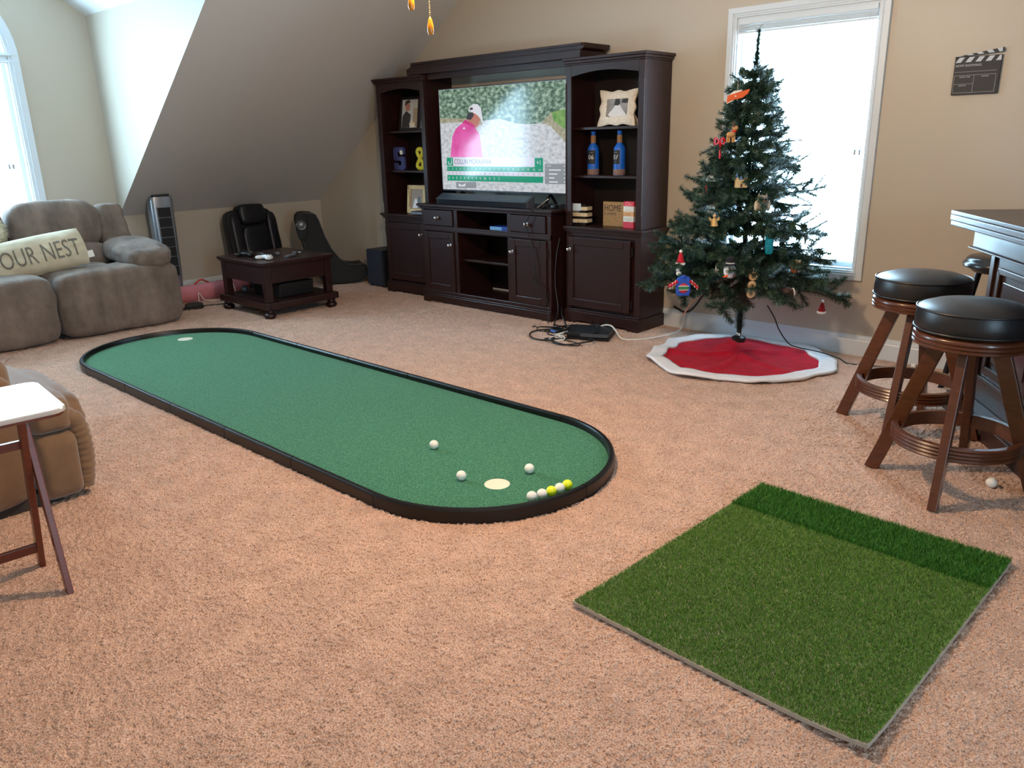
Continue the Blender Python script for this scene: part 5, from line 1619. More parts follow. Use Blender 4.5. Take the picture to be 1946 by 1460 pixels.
# ================================================================== CHRISTMAS TREE
TX, TY = -2.339, 4.769
NEED = bpy.data.materials.new('pine_needles'); NEED.use_nodes = True
def _need(m):
    nt = m.node_tree; N, L_ = nt.nodes, nt.links
    p = N['Principled BSDF']; p.inputs['Roughness'].default_value = .45; p.inputs['Specular IOR Level'].default_value = .4
    g = N.new('ShaderNodeNewGeometry'); cr = N.new('ShaderNodeValToRGB')
    cr.color_ramp.elements[0].color = rgb(24, 46, 40); cr.color_ramp.elements[1].color = rgb(88, 114, 90)
    k = cr.color_ramp.elements.new(.6); k.color = rgb(38, 66, 54)
    L_.new(g.outputs['Random Per Island'], cr.inputs[0]); L_.new(cr.outputs[0], p.inputs['Base Color'])
_need(NEED)
tree = thing('christmas_tree', 'sparse artificial Christmas tree with ornaments in front of the window', 'christmas tree', (TX, TY, 0))
BARK = mat('tree_pole', rgb(28, 44, 34), .6, var=(30, .15))
def brush(vl, fl_, p0, p1, nn, ln, rnd, w=.0034):
    """bottle-brush of needles along p0-p1"""
    p0, p1 = Vector(p0), Vector(p1)
    t = (p1 - p0).normalized()
    a = t.orthogonal().normalized(); b_ = t.cross(a)
    for k in range(nn):
        s = (k + rnd.random()) / nn
        c = p0.lerp(p1, s)
        w_ = rnd.random() * 2 * math.pi
        r_ = a * math.cos(w_) + b_ * math.sin(w_)
        l_ = ln * (rnd.uniform(.7, 1.1)) * (1 - .45 * max(0, s - .75) / .25)
        d = (r_ + t * rnd.uniform(.35, .9)).normalized() * l_
        sd = t.cross(r_).normalized() * (w / 2)
        o = len(vl)
        vl.extend([c - sd, c + sd, c + d + sd * .4, c + d - sd * .4]); fl_.append((o, o + 1, o + 2, o + 3))
def branch_mesh(name, length, seed, sparse=1.0):
    rnd = random.Random(seed)
    nv, nf = [], []
    wood = B()
    bend = rnd.uniform(-.03, .03)
    def pt(s):
        return Vector((length * s, bend * math.sin(math.pi * s), .06 * length * math.sin(s * 2.2) - .05 * length * s * s))
    wood.tube([pt(s) for s in np.linspace(0, 1, 7)], .0035, 5)
    st = .18 if length > .3 else .10
    brush(nv, nf, pt(st), pt(1.0), int(1250 * length * sparse), .037, rnd)
    k = 0
    s = .30 if length > .3 else .22
    while s < .96:
        for side in (-1, 1):
            if rnd.random() < .12: continue
            tl_ = (.15 + .06 * rnd.random()) * (1 - .45 * s) * min(1, length / .35 + .3)
            a = side * math.radians(rnd.uniform(38, 58))
            p = pt(s)
            e = p + Vector((math.cos(a) * tl_, math.sin(a) * tl_, rnd.uniform(-.45, .6) * tl_))
            wood.tube([p, e], .002, 4)
            brush(nv, nf, p.lerp(e, .1), e, int(1300 * tl_ * sparse), .035, rnd)
        s += .060 / max(length, .22) * rnd.uniform(.8, 1.15)
    me = bpy.data.meshes.new(name)
    o = len(nv)
    allv = [tuple(p) for p in nv] + wood.v
    me.from_pydata(allv, [], nf + [tuple(i + o for i in q) for q in wood.f])
    me.materials.append(NEED); me.update()
    return me
LENS = [.56, .47, .40, .33, .27, .21, .15, .10]
BM = {l: [branch_mesh('branch', l, 10 * i + j) for j in range(2)] for i, l in enumerate(LENS)}
def nearest(l):
    return min(LENS, key=lambda q: abs(q - l))
RAD = [(.36, .64), (.55, .60), (.76, .47), (.97, .37), (1.2, .26), (1.4, .19), (1.52, .15), (1.60, .115), (1.68, .075), (1.78, .05)]
def crown_r(z):
    return float(np.interp(z, [a for a, _ in RAD], [r for _, r in RAD]))
rb = random.Random(5)
tiers = [(.50, 11, -7), (.57, 10, -2), (.62, 10, 2), (.70, 10, -6), (.80, 10, 2), (.89, 9, -2), (.98, 9, 4), (1.07, 8, 0), (1.15, 8, 4), (1.23, 8, 2), (1.31, 7, 6), (1.39, 7, 4), (1.46, 6, 8), (1.53, 6, 8), (1.60, 6, 10), (1.66, 5, 10), (1.72, 4, 20)]
for ti, (z, cnt, pitch) in enumerate(tiers):
    off = rb.uniform(0, 360)
    for k in range(cnt):
        az = math.radians(off + 360 * k / cnt + rb.uniform(-9, 9))
        r_ = crown_r(z - .06) * rb.uniform(.86, 1.06)
        # keep clear of the wall behind
        if math.sin(az) > .15:
            r_ = min(r_, (WY - .12 - TY) / math.sin(az) - .02)
        if r_ < .04: continue
        l = nearest(r_)
        o = bpy.data.objects.new('branch', rb.choice(BM[l])); C.objects.link(o)
        o.parent = tree
        o.location = (0, 0, z)
        o.rotation_euler = Euler((rb.uniform(-.4, .4), -math.radians(pitch + rb.uniform(-7, 7)), az), 'XYZ')
        sc0 = r_ / l
        o.scale = (sc0, sc0, sc0)
# pole, furry lower trunk, leader
obj('pole', B().lathe([(.016, .03), (.016, .9), (.010, 1.0), (.006, 1.86), (.003, 1.96), (0, 1.965)], 10), BARK, tree, smooth=60)
nv, nf = [], []
brush(nv, nf, (0, 0, .14), (0, 0, .62), 2600, .052, rb, .003)
me = bpy.data.meshes.new('trunk_needles'); me.from_pydata([tuple(p) for p in nv], [], nf); me.materials.append(NEED); obj('trunk_needles', me, None, tree)
nv, nf = [], []
brush(nv, nf, (0, 0, 1.62), (0, 0, 1.80), 520, .055, rb)
brush(nv, nf, (0, 0, 1.74), (0, 0, 1.85), 520, .062, rb, .0034)
brush(nv, nf, (0, 0, 1.84), (0, 0, 1.93), 300, .044, rb, .0034)
brush(nv, nf, (0, 0, 1.91), (.004, .002, 1.985), 260, .034, rb, .0034)
for k in range(9):
    z = 1.84 + k * .018; a = k * 2.4
    brush(nv, nf, (0, 0, z), (.018 * math.cos(a), .018 * math.sin(a), z + .03), 18, .014, rb)
me = bpy.data.meshes.new('leader'); me.from_pydata([tuple(p) for p in nv], [], nf); me.materials.append(NEED); obj('leader', me, None, tree)
obj('stand_collar', B().lathe([(.019, .10), (.019, .128), (.0165, .132)], 16), CHROME, tree, smooth=40)
st_ = B().lathe([(.0, .04), (.03, .04), (.045, .075), (.045, .10), (.02, .112), (0, .112)], 20)
for k in range(4):
    a = math.radians(20) + k * math.pi / 2
    st_.bar((0, 0, .045), (.16 * math.cos(a), .16 * math.sin(a), .008), .014, .022)
obj('stand', st_, BLACKP, tree)

# ---- tree skirt
sk = thing('tree_skirt', 'red velvet tree skirt with white plush border spread on the carpet', 'tree skirt', (-2.25, 4.60, 0))
RS = .565
def sk_pt(r, a):
    """r 0..1, a angle -> local point with folds"""
    wob = 1 + .035 * math.sin(3 * a + 1.0) + .022 * math.sin(7 * a + .4) + .018 * math.sin(11 * a + 1.8 * math.sin(2 * a) + 1.0)
    rr = RS * r * (wob if r > .5 else 1 + (wob - 1) * r * 2)
    x, y = rr * math.cos(a), rr * math.sin(a)
    front = max(0.0, math.cos(a - math.radians(235)))
    z = .008 + .024 * (0.5 + .5 * math.sin(11 * a + 1.8 * math.sin(2 * a))) * r ** 3 * (.25 + .75 * front)
    z += .020 * max(0, math.sin(5 * a + 2.2 + r * 1.5)) ** 2 * r * (1 - r) * 3
    dx, dy = x - (TX + 2.25), y - (TY - 4.60)
    z += .060 * math.exp(-(dx * dx + dy * dy) / (2 * .11 ** 2))
    mx_, my_ = x - (-.04), y - (.02)
    z += .030 * math.exp(-((mx_ + .0) ** 2 + (my_) ** 2) / (2 * .09 ** 2))
    z += .006 * noise.noise(Vector((x * 9, y * 9, 3)))
    return (x, y, max(z, .013))
def polar(r0, r1, nr, na, dz=0.0, inner=False):
    v, f = [], []
    for i in range(nr + 1):
        r = r0 + (r1 - r0) * i / nr
        for k in range(na):
            p = sk_pt(r, 2 * math.pi * k / na)
            v.append((p[0], p[1], p[2] + dz))
    for i in range(nr):
        for k in range(na):
            l = (k + 1) % na
            f.append((i * na + k, (i + 1) * na + k, (i + 1) * na + l, i * na + l))
    if inner:
        f.append(tuple(range(na)))
    return B().add(v, f)
RV = mat('red_velvet', rgb(178, 6, 36), .85, spec=.15, var=(16, .18), bump=(160, .3, .003), sheen=.05)
WP = mat('white_plush', rgb(232, 232, 236), .95, var=(30, .05), bump=(220, .6, .004))
v_ = obj('velvet_cloth', polar(.02, .86, 22, 240, inner=True), RV, sk, smooth=180)
bd = obj('plush_border', polar(.84, 1.02, 6, 240, .004), WP, sk, smooth=180)
md = bd.modifiers.new('thick', 'SOLIDIFY'); md.thickness = .014; md.offset = 0.2
# ---- ornaments: every one a thing of its own, hung by a thread
GO = 'ornaments hanging on the Christmas tree'
VN = Vector((-.6794, .7338, 0)).normalized()          # viewing direction on plan
VR = Vector((VN.y, -VN.x, 0))
ORI = math.atan2(VR.y, VR.x)                            # local x to the right, -y towards the room
def orn(name, label, cat, p, hang=.05):
    t = thing(name, label, cat, p, ORI, GO)
    obj('hanger', B().tube([(0, 0, .0), (0, .003, hang * .5), (0, .004, hang)], .0012, 5), mat('thread', rgb(190, 186, 176), .6, var=(20, .05)), t)
    return t
def om(name, c, **k):
    return mat('orn_' + name, c, k.pop('rough', .55), var=(40, .08), **k)
ORED, OWHT, OBLK, OTAN, OORG, OBLU = om('red', rgb(196, 26, 40)), om('white', rgb(232, 230, 226)), om('black', rgb(22, 22, 26)), om('tan', rgb(186, 140, 88)), om('orange', rgb(224, 96, 28)), om('blue', rgb(40, 84, 190))
# orange state-shaped plaque
t = orn('state_ornament', 'orange and white slanted plaque ornament near the top of the tree', 'ornament', (-2.35, 4.57, 1.585), .11)
o_ = B().prism([(-.062, -.012), (-.058, .030), (.020, .052), (.072, .066), (.062, .040), (.030, .016), (-.030, .004)], 'y', -.004, .004)
obj('plaque', o_, OORG, t, bevel=.001)
o_ = B().prism([(-.050, .034), (-.020, .056), (.028, .062), (.020, .053), (-.035, .036)], 'y', -.003, .005).prism([(-.062, -.016), (-.062, -.012), (-.03, .002), (-.02, .002)], 'y', -.003, .003)
obj('white_edge', o_, OWHT, t)
obj('heart', B().sphere((-.012, -.005, .026), .005, 10, 6, (1, .4, 1)), OWHT, t, smooth=60)
# tan animal
t = orn('deer_ornament', 'small tan toy deer ornament in the upper left of the tree', 'ornament', (-2.335, 4.50, 1.372), .07)
obj('body', B().sphere((-.006, 0, .022), .022, 12, 8, (1.25, .8, .8)), OTAN, t, smooth=60)
lg = B()
for dx in (-.026, -.014, .006, .016):
    lg.tube([(dx, 0, .012), (dx, 0, -.022)], .006, 8)
obj('legs', lg, OTAN, t, smooth=60)
obj('head', B().sphere((.018, -.004, .058), .016, 12, 8, (1.1, .9, .9)).tube([(.010, 0, .03), (.016, 0, .055)], .010, 8), OTAN, t, smooth=60)
an = B()
for s in (-1, 1):
    an.tube([(.014, s * .008, .070), (.006, s * .016, .086), (.012, s * .02, .094)], .0025, 5)
    an.sphere((.008, s * .014, .068), .006, 8, 5, (1, .5, 1))
obj('antlers', an, om('brown', rgb(96, 58, 34)), t, smooth=60)
obj('scarf', B().tube([(.013 + .012 * math.cos(a), .011 * math.sin(a), .040) for a in np.linspace(0, 6.28, 13)[:-1]], .005, 6, closed=True), ORED, t, smooth=60)
# red bow and pendant
t = orn('bow_ornament', 'glossy red bow ornament at the left side of the tree', 'ornament', (-2.412, 4.495, 1.345), .05)
bw = B()
for s in (-1, 1):
    bw.tube([(s * (.004 + .026 * math.sin(a)), -.004, .012 + .018 * math.sin(2 * a)) for a in np.linspace(0, math.pi, 12)], .007, 6)
bw.tube([(0, -.004, .012), (.006, -.006, -.012), (.008, -.004, -.03)], .007, 6)
obj('bow_loops', bw, om('gloss_red', rgb(200, 20, 34), rough=.25), t, smooth=60)
t = orn('stick_ornament', 'short red stick ornament below the red bow', 'ornament', (-2.405, 4.498, 1.255), .05)
obj('stick', B().lathe([(0, 0), (.006, .002), (.007, .05), (.005, .055), (0, .056)], 10), MATS['orn_gloss_red'], t, smooth=60)
# small house
t = orn('house_ornament', 'cream toy house ornament with blue roofs in the middle of the tree', 'ornament', (-2.25, 4.485, 1.090), .09)
hb = B().box(-.032, .032, -.012, .012, 0, .045).box(-.034, -.018, -.014, .014, 0, .058).box(.018, .034, -.014, .014, 0, .058)
obj('house_walls', hb, om('cream', rgb(214, 190, 140)), t)
rr_ = B()
for dx in (-.026, .026, 0):
    rr_.lathe([(.013, 0), (0, .034)], 12, (dx, 0, .058 if dx else .045))
obj('house_roofs', rr_, om('roof_blue', rgb(96, 140, 186)), t, smooth=30)
obj('house_door', B().box(-.006, .006, -.0128, -.0121, .002, .022), om('brown', rgb(96, 58, 34)), t)
# owl
t = orn('owl_ornament', 'grey furry owl ornament right of the trunk', 'ornament', (-2.105, 4.481, .966), .08)
obj('owl_body', B().sphere((0, 0, .035), .04, 16, 12, (.92, .7, 1.25)), mat('orn_owl_fur', rgb(146, 138, 126), .95, var=(70, .35), bump=(160, .8, .004)), t, smooth=180)
wg = B().sphere((-.036, -.006, .022), .024, 12, 8, (.55, .4, 1.3)).sphere((.036, -.006, .022), .024, 12, 8, (.55, .4, 1.3))
obj('wings', wg, om('owl_cream', rgb(206, 198, 182)), t, smooth=180)
ey = B().sphere((-.013, -.028, .062), .007, 10, 6).sphere((.013, -.028, .062), .007, 10, 6)
obj('eyes', ey, OBLK, t, smooth=180)
obj('beak', B().lathe([(.005, 0), (0, .012)], 8).xf(T(0, -.03, .052) @ RX(math.radians(110))), OORG, t)
obj('ear_tufts', B().lathe([(.009, 0), (0, .022)], 8, (-.022, 0, .075)).lathe([(.009, 0), (0, .022)], 8, (.022, 0, .075)), MATS['orn_owl_fur'], t)
# gold figure
t = orn('angel_ornament', 'little pale gold angel ornament on the left of the tree', 'ornament', (-2.345, 4.36, .870), .08)
obj('gown', B().lathe([(0, 0), (.026, 0), (.022, .012), (.012, .04), (.006, .050), (0, .052)], 14), om('gold', rgb(206, 172, 112), metal=.3), t, smooth=50)
obj('head', B().sphere((0, 0, .060), .011, 12, 8), om('skin', rgb(222, 186, 150)), t, smooth=180)
obj('wings', B().prism([(0, .03), (-.03, .055), (-.034, .035), (-.01, .02)], 'y', .004, .007).prism([(0, .03), (.03, .055), (.034, .035), (.01, .02)], 'y', .004, .007), om('gold', rgb(206, 172, 112)), t)
# turquoise glitter
t = orn('glitter_ornament', 'long turquoise glitter ornament on the right of the trunk', 'ornament', (-2.066, 4.533, .702), .06)
obj('glitter_drop', B().cush((0, 0, .065), (.048, .020, .135), n=5, seg=12, wr=.003, wf=60), mat('orn_turquoise', rgb(20, 176, 190), .25, var=(120, .3), bump=(300, .9, .004), trans=.6), t, smooth=60)
# knitted hat
def santa_hat(name, label, p, s, red, tip):
    t = orn(name, label, 'ornament', p, .06)
    obj('cone', B().lathe([(.030 * s, .0), (.026 * s, .02 * s), (.018 * s, .05 * s), (.010 * s, .075 * s), (0, .082 * s)], 16), red, t, smooth=50)
    obj('brim', B().lathe([(.026 * s, -.010 * s), (.034 * s, -.006 * s), (.035 * s, .006 * s), (.028 * s, .010 * s), (.026 * s, -.010 * s)], 18), tip, t, smooth=50)
    obj('pompom', B().sphere((0, 0, .088 * s), .012 * s, 12, 8), tip, t, smooth=180)
    return t
KNR = mat('orn_knit_red', rgb(190, 24, 46), .9, bump=(300, .8, .003), var=(60, .15)); KNW = mat('orn_knit_white', rgb(230, 230, 228), .95, bump=(300, .6, .003), var=(60, .05))
santa_hat('hat_ornament', 'red knitted hat ornament with white pompom above the blue sweater', (-2.455, 4.175, .655), .85, KNR, KNW)
t = santa_hat('hat_ornament', 'red and white hat ornament hanging at the lower right edge of the tree', (-1.835, 4.85, .318), .80, mat('orn_felt_red', rgb(150, 24, 34), .9, var=(60, .1)), KNW)
# pompom string
t = orn('pompom_ornament', 'white and green fuzzy ball ornament just left above the blue sweater', 'ornament', (-2.465, 4.165, .585), .05)
obj('fuzzy_balls', B().sphere((0, 0, .035), .013, 12, 8).sphere((.006, 0, .012), .016, 12, 8), KNW, t, smooth=180)
obj('green_ball', B().sphere((.006, -.012, .006), .010, 12, 8), om('green', rgb(60, 120, 104)), t, smooth=180)
# blue sweater
t = orn('sweater_ornament', 'blue knitted sweater ornament with red and white sleeves on the lower left', 'ornament', (-2.415, 4.150, .520), .075)
KB = mat('orn_knit_blue', rgb(40, 84, 190), .9, bump=(300, .8, .003), var=(60, .15))
obj('torso', B().cush((0, 0, .006), (.085, .022, .115), n=6, seg=12, wr=.002, wf=50), KB, t, smooth=180)
obj('collar', B().lathe([(.014, .055), (.018, .060), (.018, .070), (.012, .072)], 14), KB, t, smooth=50)
for s in (-1, 1):
    sv = obj('sleeve', B().tube([(s * .036, 0, .038), (s * .062, -.002, .022), (s * .088, -.004, .008 if s < 0 else -.006)], [.017, .016, .015], 10, flat=.6), KNR, t, smooth=60)
    for q in range(3):
        cx_, cz_ = s * (.048 + .016 * q), .031 - .012 * q - (.004 * q if s > 0 else 0)
        obj('zigzag', B().tube([(cx_, -.012, cz_ + .014), (cx_ + s * .006, -.0125, cz_ + .004), (cx_ - s * .002, -.0125, cz_ - .004), (cx_ + s * .004, -.012, cz_ - .014)], .0026, 5), KNW, sv, smooth=60)
obj('motif', B().sphere((0, -.010, -.004), .030, 16, 10, (1, .22, 1.05)), om('motif_red', rgb(176, 34, 62)), t, smooth=180)
obj('motif_band', B().box(-.030, .030, -.0185, -.016, -.010, .006), om('motif_green', rgb(36, 130, 74)), t)
obj('motif_trim', B().box(-.032, .032, -.0183, -.0158, .008, .012).box(-.030, .030, -.0183, -.0158, -.015, -.012), KNW, t)
# snowman head with top hat
t = orn('snowman_ornament', 'plush snowman ornament in a black hat on the front of the tree', 'ornament', (-2.153, 4.221, .604), .10)
PW = mat('orn_plush_white', rgb(226, 228, 236), .95, bump=(200, .5, .003), var=(50, .06))
obj('head', B().sphere((0, 0, .030), .036, 18, 12, (1, .85, 1.2)), PW, t, smooth=180)
ht = B().lathe([(0, .066), (.036, .066), (.038, .070), (.026, .074), (.024, .106), (.014, .112), (0, .113)], 18)
obj('hat', ht, mat('orn_felt_black', rgb(24, 22, 30), .9, var=(40, .1)), t, smooth=50)
obj('hat_band', B().lathe([(.0262, .074), (.0268, .076), (.0262, .080)], 18), OWHT, t, smooth=50)
obj('nose', B().lathe([(.009, 0), (.002, .03), (0, .031)], 10).xf(T(-.020, -.02, .004) @ RY(math.radians(-100)) @ RX(math.radians(20))), OORG, t, smooth=50)
obj('eyes', B().sphere((-.012, -.026, .050), .004, 8, 6).sphere((.012, -.028, .048), .004, 8, 6), OBLK, t, smooth=180)
obj('patch', B().prism([(.012, .004), (.02, .016), (.03, .012), (.026, -.002), (.016, -.006)], 'y', -.028, -.024), om('patch_brown', rgb(122, 70, 50)), t)
# three wood slices
t = orn('wood_slice_ornament', 'string of three round wood slices hanging at the tree front', 'ornament', (-2.022, 4.254, .508), .15)
for k, zz in enumerate((.102, .051, .0)):
    sl_ = obj('wood_slice', B().lathe([(0, -.004), (.0235, -.004), (.0245, 0), (.0235, .004), (0, .004)], 24).xf(T(-.003 * k, 0, zz) @ RX(math.pi / 2)), mat('orn_slice', rgb(222, 184, 138), .7, var=(50, .1)), t, smooth=30)
    obj('bark_rim', B().tube([(-.003 * k + .0247 * math.cos(a), 0, zz + .0247 * math.sin(a)) for a in np.linspace(0, 6.283, 25)[:-1]], .0025, 5, closed=True), om('bark', rgb(92, 62, 42)), sl_, smooth=60)
    ic = B()
    for q in range(6 if k else 3):
        a = q * math.pi / (3 if k else 1.5)
        ic.bar((-.003 * k, -.0045, zz), (-.003 * k + .014 * math.cos(a), -.0045, zz + .014 * math.sin(a)), .003, .001, (0, 0, 1))
    obj('burned_mark', ic, om('burn', rgb(120, 78, 46)), sl_)
# orange animal, right
t = orn('bear_ornament', 'orange and brown plush animal ornament on the right of the tree', 'ornament', (-1.897, 4.549, .610), .06)
obj('body', B().sphere((-.008, 0, .016), .022, 14, 10, (1, .8, 1.2)), om('rust', rgb(176, 92, 48)), t, smooth=180)
obj('head', B().sphere((.010, -.004, .048), .018, 14, 10), om('fur_brown', rgb(128, 100, 66)), t, smooth=180)
obj('ears', B().sphere((-.002, 0, .064), .007, 8, 6).sphere((.022, 0, .062), .007, 8, 6), om('fur_brown', rgb(128, 100, 66)), t, smooth=180)
obj('strap', B().tube([(-.02, -.018, .03), (.0, -.022, .016), (.014, -.016, .0)], .004, 6), OWHT, t, smooth=60)
# brown football
t = orn('football_ornament', 'dark brown round ornament with white stripe on the lower right of the tree', 'ornament', (-1.914, 4.494, .444), .06)
obj('ball', B().sphere((0, 0, .038), .044, 20, 14, (1.0, .8, .92)), mat('orn_pigskin', rgb(66, 40, 34), .5, bump=(240, .5, .002), var=(30, .12)), t, smooth=180)
obj('stripe', B().tube([(.034, .038 * math.cos(a) * .75, .038 + .031 * math.sin(a)) for a in np.linspace(0, 6.283, 25)[:-1]], .0045, 6, closed=True), OWHT, t, smooth=60)
# red clip and silver tassel
t = orn('clip_ornament', 'thin dark red clip ornament at the left edge of the tree', 'ornament', (-2.435, 4.405, 1.040), .05)
obj('clip', B().lathe([(0, 0), (.004, .006), (.005, .05), (.009, .056), (0, .064)], 10), om('clip_red', rgb(120, 32, 30)), t, smooth=50)
t = orn('icicle_ornament', 'silver tassel ornament at the right edge before the window', 'ornament', (-1.970, 4.83, .735), .05)
obj('tassel', B().lathe([(0, -.01), (.004, 0), (.009, .035), (.014, .055), (0, .062)], 12), om('silver', rgb(120, 122, 126), metal=.6), t, smooth=50)
t = orn('glass_star', 'clear pale star ornament left of the snowman on the tree', 'ornament', (-2.325, 4.375, .572), .06)
obj('star', B().prism([((.026 if k % 2 == 0 else .011) * math.cos(math.pi / 2 + k * math.pi / 5), .026 + (.026 if k % 2 == 0 else .011) * math.sin(math.pi / 2 + k * math.pi / 5)) for k in range(10)], 'y', -.004, .004), om('pale', rgb(210, 220, 226), rough=.2), t)
# ================================================================== CLAPPERBOARD ON THE WALL
cl = thing('clapperboard', 'black film clapperboard wall sign to the right of the window', 'wall sign', (-1.338, WY - .0185, 1.577), 0)
CB = mat('clapper_black', rgb(46, 46, 50), .6, var=(30, .08)); CW = mat('clapper_white', rgb(196, 202, 206), .6, var=(30, .04)); CG = mat('clapper_chalk', rgb(170, 172, 174), .7, var=(40, .05))
obj('slate', B().box(0, .228, 0, .018, 0, .197), CB, cl, bevel=.002)
stick = obj('clap_stick', B().prism([(-.003, .198), (.231, .232), (.233, .213), (.228, .210), (.0, .178 + .0195)], 'y', -.004, .012), CB, cl)
hb = B()
for k in range(5):
    x = .004 + k * .049
    q = [(x, .168), (x + .026, .168), (min(x + .044, .226), .194), (min(x + .018, .226), .194)]
    hb.prism(q, 'y', -.0012, -.0002)
obj('slate_stripes', hb, CW, cl)
hb = B()
for k in range(5):
    x = .002 + k * .049
    lo = lambda xx: .1995 + .068 * xx
    hi = lambda xx: .196 + .1475 * xx
    a, b_ = x + .016, x + .042
    q = [(a, .1985 + .055 * a), (min(b_, .228), .1985 + .055 * min(b_, .228)), (min(b_ - .014, .229), .1985 + .1449 * (b_ - .014)), (a - .014, .1985 + .1449 * max(a - .014, 0))]
    hb.prism(q, 'y', -.0055, -.0042)
obj('stick_stripes', hb, CW, stick)
ln = B()
for x0, x1, z0, z1 in ((.006, .212, .118, .1195), (.006, .212, .100, .1015), (.006, .212, .010, .0115), (.006, .0075, .010, .1015), (.2105, .212, .010, .1015), (.104, .1055, .010, .1015), (.006, .105, .055, .0565)):
    ln.box(x0, x1, -.0008, -.0002, z0, z1)
obj('slate_lines', ln, CG, cl)
tx = B()
for s, sz, x, z in (('NOW SHOWING:', .0165, .006, .146), ('SHOW TIME', .0095, .034, .089), ('RATING', .0095, .142, .089), ('LENGTH', .0095, .034, .044)):
    put_text(tx, s, sz, T(x, -.0010, z) @ FACE)
obj('slate_text', tx, CW, cl)

# ================================================================== CABLES AND CONSOLE ON THE FLOOR
ps = thing('game_console', 'slim black game console on the carpet in front of the right cabinet', 'game console', (-3.36, 4.50, 0), math.radians(24))
obj('lower_shell', B().prism([(-.155, -.115), (.155, -.135), (.155, .115), (-.155, .135)], 'z', .004, .028), mat('console_black', rgb(24, 27, 32), .4, var=(20, .1)), ps, bevel=.004)
obj('upper_shell', B().prism([(-.155, -.135), (.155, -.150), (.155, .110), (-.155, .130)], 'z', .034, .060), MATS['console_black'], ps, bevel=.004)
obj('light_band', B().box(-.14, .14, -.12, .11, .028, .034), BLACKP, ps)
obj('front_trim', B().box(-.05, .150, -.152, -.1498, .036, .058), mat('console_grey', rgb(70, 78, 86), .35, var=(20, .06)), ps)
hb_ = thing('usb_hub', 'small black box with a blue light among the cables', 'hub', (-3.63, 4.44, 0), math.radians(-12))
obj('hub_body', B().box(-.05, .05, -.04, .04, 0, .035), BLACKP, hb_, bevel=.004)
obj('hub_face', B().box(-.035, .02, -.0415, -.0402, .014, .026), mat('hub_blue', rgb(70, 110, 190), .3, var=(20, .1), emit=.25), hb_)
pa = thing('power_adapter', 'black power adapter brick lying by the console plinth', 'adapter', (-3.55, 4.60, 0), math.radians(20))
obj('brick', B().cush((0, 0, .02), (.16, .07, .04), n=8, seg=8), BLACKP, pa, smooth=40)
rt = thing('router', 'black router with short aerials behind the game console', 'router', (-3.44, 4.685, 0), math.radians(12))
obj('router_body', B().box(-.09, .09, -.04, .04, 0, .03), BLACKP, rt, bevel=.006)
for dx in (-.06, 0, .06):
    obj('aerial', B().tube([(dx, .02, .03), (dx + .004, .022, .085)], .005, 6), BLACKP, rt, smooth=60)
for k in range(4):
    obj('port', B().box(-.07 + k * .04, -.05 + k * .04, -.0415, -.0402, .008, .02), mat('port_grey', rgb(110, 120, 130), .4, var=(20, .05)), rt)
def coil(label, c, rx, ry, r, turns, seed, m=None, tail=None, name='cable_coil', rw=.35):
    t = thing(name, label, 'cable', (c[0], c[1], 0), 0)
    rr = random.Random(seed)
    pts = []
    n_ = int(26 * turns)
    for k in range(n_ + 1):
        a = 2 * math.pi * k / 26 + seed
        w = 1 + rw * .4 * math.sin(a * .7 + seed) + .08 * math.sin(3 * a)
        pts.append((rx * w * math.cos(a) + .01 * math.sin(a * .31), ry * w * math.sin(a), r + .003 + .02 * max(0, math.sin(a * .9 + seed)) ** 2 + .004 * (k / n_)))
    if tail:
        last = Vector(pts[-1])
        for q in tail:
            pts.append((q[0] - c[0], q[1] - c[1], q[2]))
    if tail:
        nt_ = len(tail)
        pts = pts[:-nt_ - 1] + [tuple(p) for p in spline(pts[-nt_ - 2:], 8)]
    obj('cable_run', B().tube(pts, r, 7), m or BLACKC, t, smooth=60)
    return t
coil('large black cable loop lying left of the game console', (-3.60, 4.30), .17, .13, .006, 1.05, .3, tail=[(-3.62, 4.48, .04), (-3.66, 4.58, .02), (-3.74, 4.63, .09), (-3.80, 4.70, .13)])
coil('black cable loop stretching over the front of the game console', (-3.40, 4.27), .17, .12, .006, .95, 2.1, tail=[(-3.26, 4.40, .07), (-3.32, 4.52, .07), (-3.40, 4.60, .05)])
coil('thin black cable loop nearest the camera on the carpet', (-3.44, 4.22), .15, .06, .004, 1.1, 4.0)
coil('thin black wire loop in front of the console plinth', (-3.76, 4.46), .10, .08, .0035, 1.0, 1.2, tail=[(-3.70, 4.58, .02), (-3.66, 4.64, .02)])
coil('small tangled white cable between the black loops', (-3.50, 4.27), .055, .04, .004, 2.2, .9, m=WHITEC)
coil('little white cable end with plug beside the blue hub', (-3.565, 4.355), .035, .03, .004, 1.2, 2.4, m=WHITEC, tail=[(-3.53, 4.42, .03), (-3.50, 4.45, .035)])
coil('black cable climbing from the floor to the console gap', (-3.70, 4.56), .07, .05, .005, .8, 5.0, tail=[(-3.80, 4.655, .12), (-3.865, 4.70, .30), (-3.872, 4.72, .50), (-3.868, 4.76, .66)])
coil('thin black wire arc reaching left in front of the console plinth', (-3.84, 4.52), .09, .10, .003, .7, 3.3)
coil('black cable loop lying under the blue hub', (-3.62, 4.42), .10, .09, .005, 1.3, 1.7)
coil('grey-black cable arched across the top of the router', (-3.52, 4.56), .12, .07, .005, .8, .5, tail=[(-3.42, 4.62, .06), (-3.38, 4.66, .045)])
t = thing('white_cable', 'white cable curving from the router to the wall behind the tree', 'cable', (0, 0, 0))
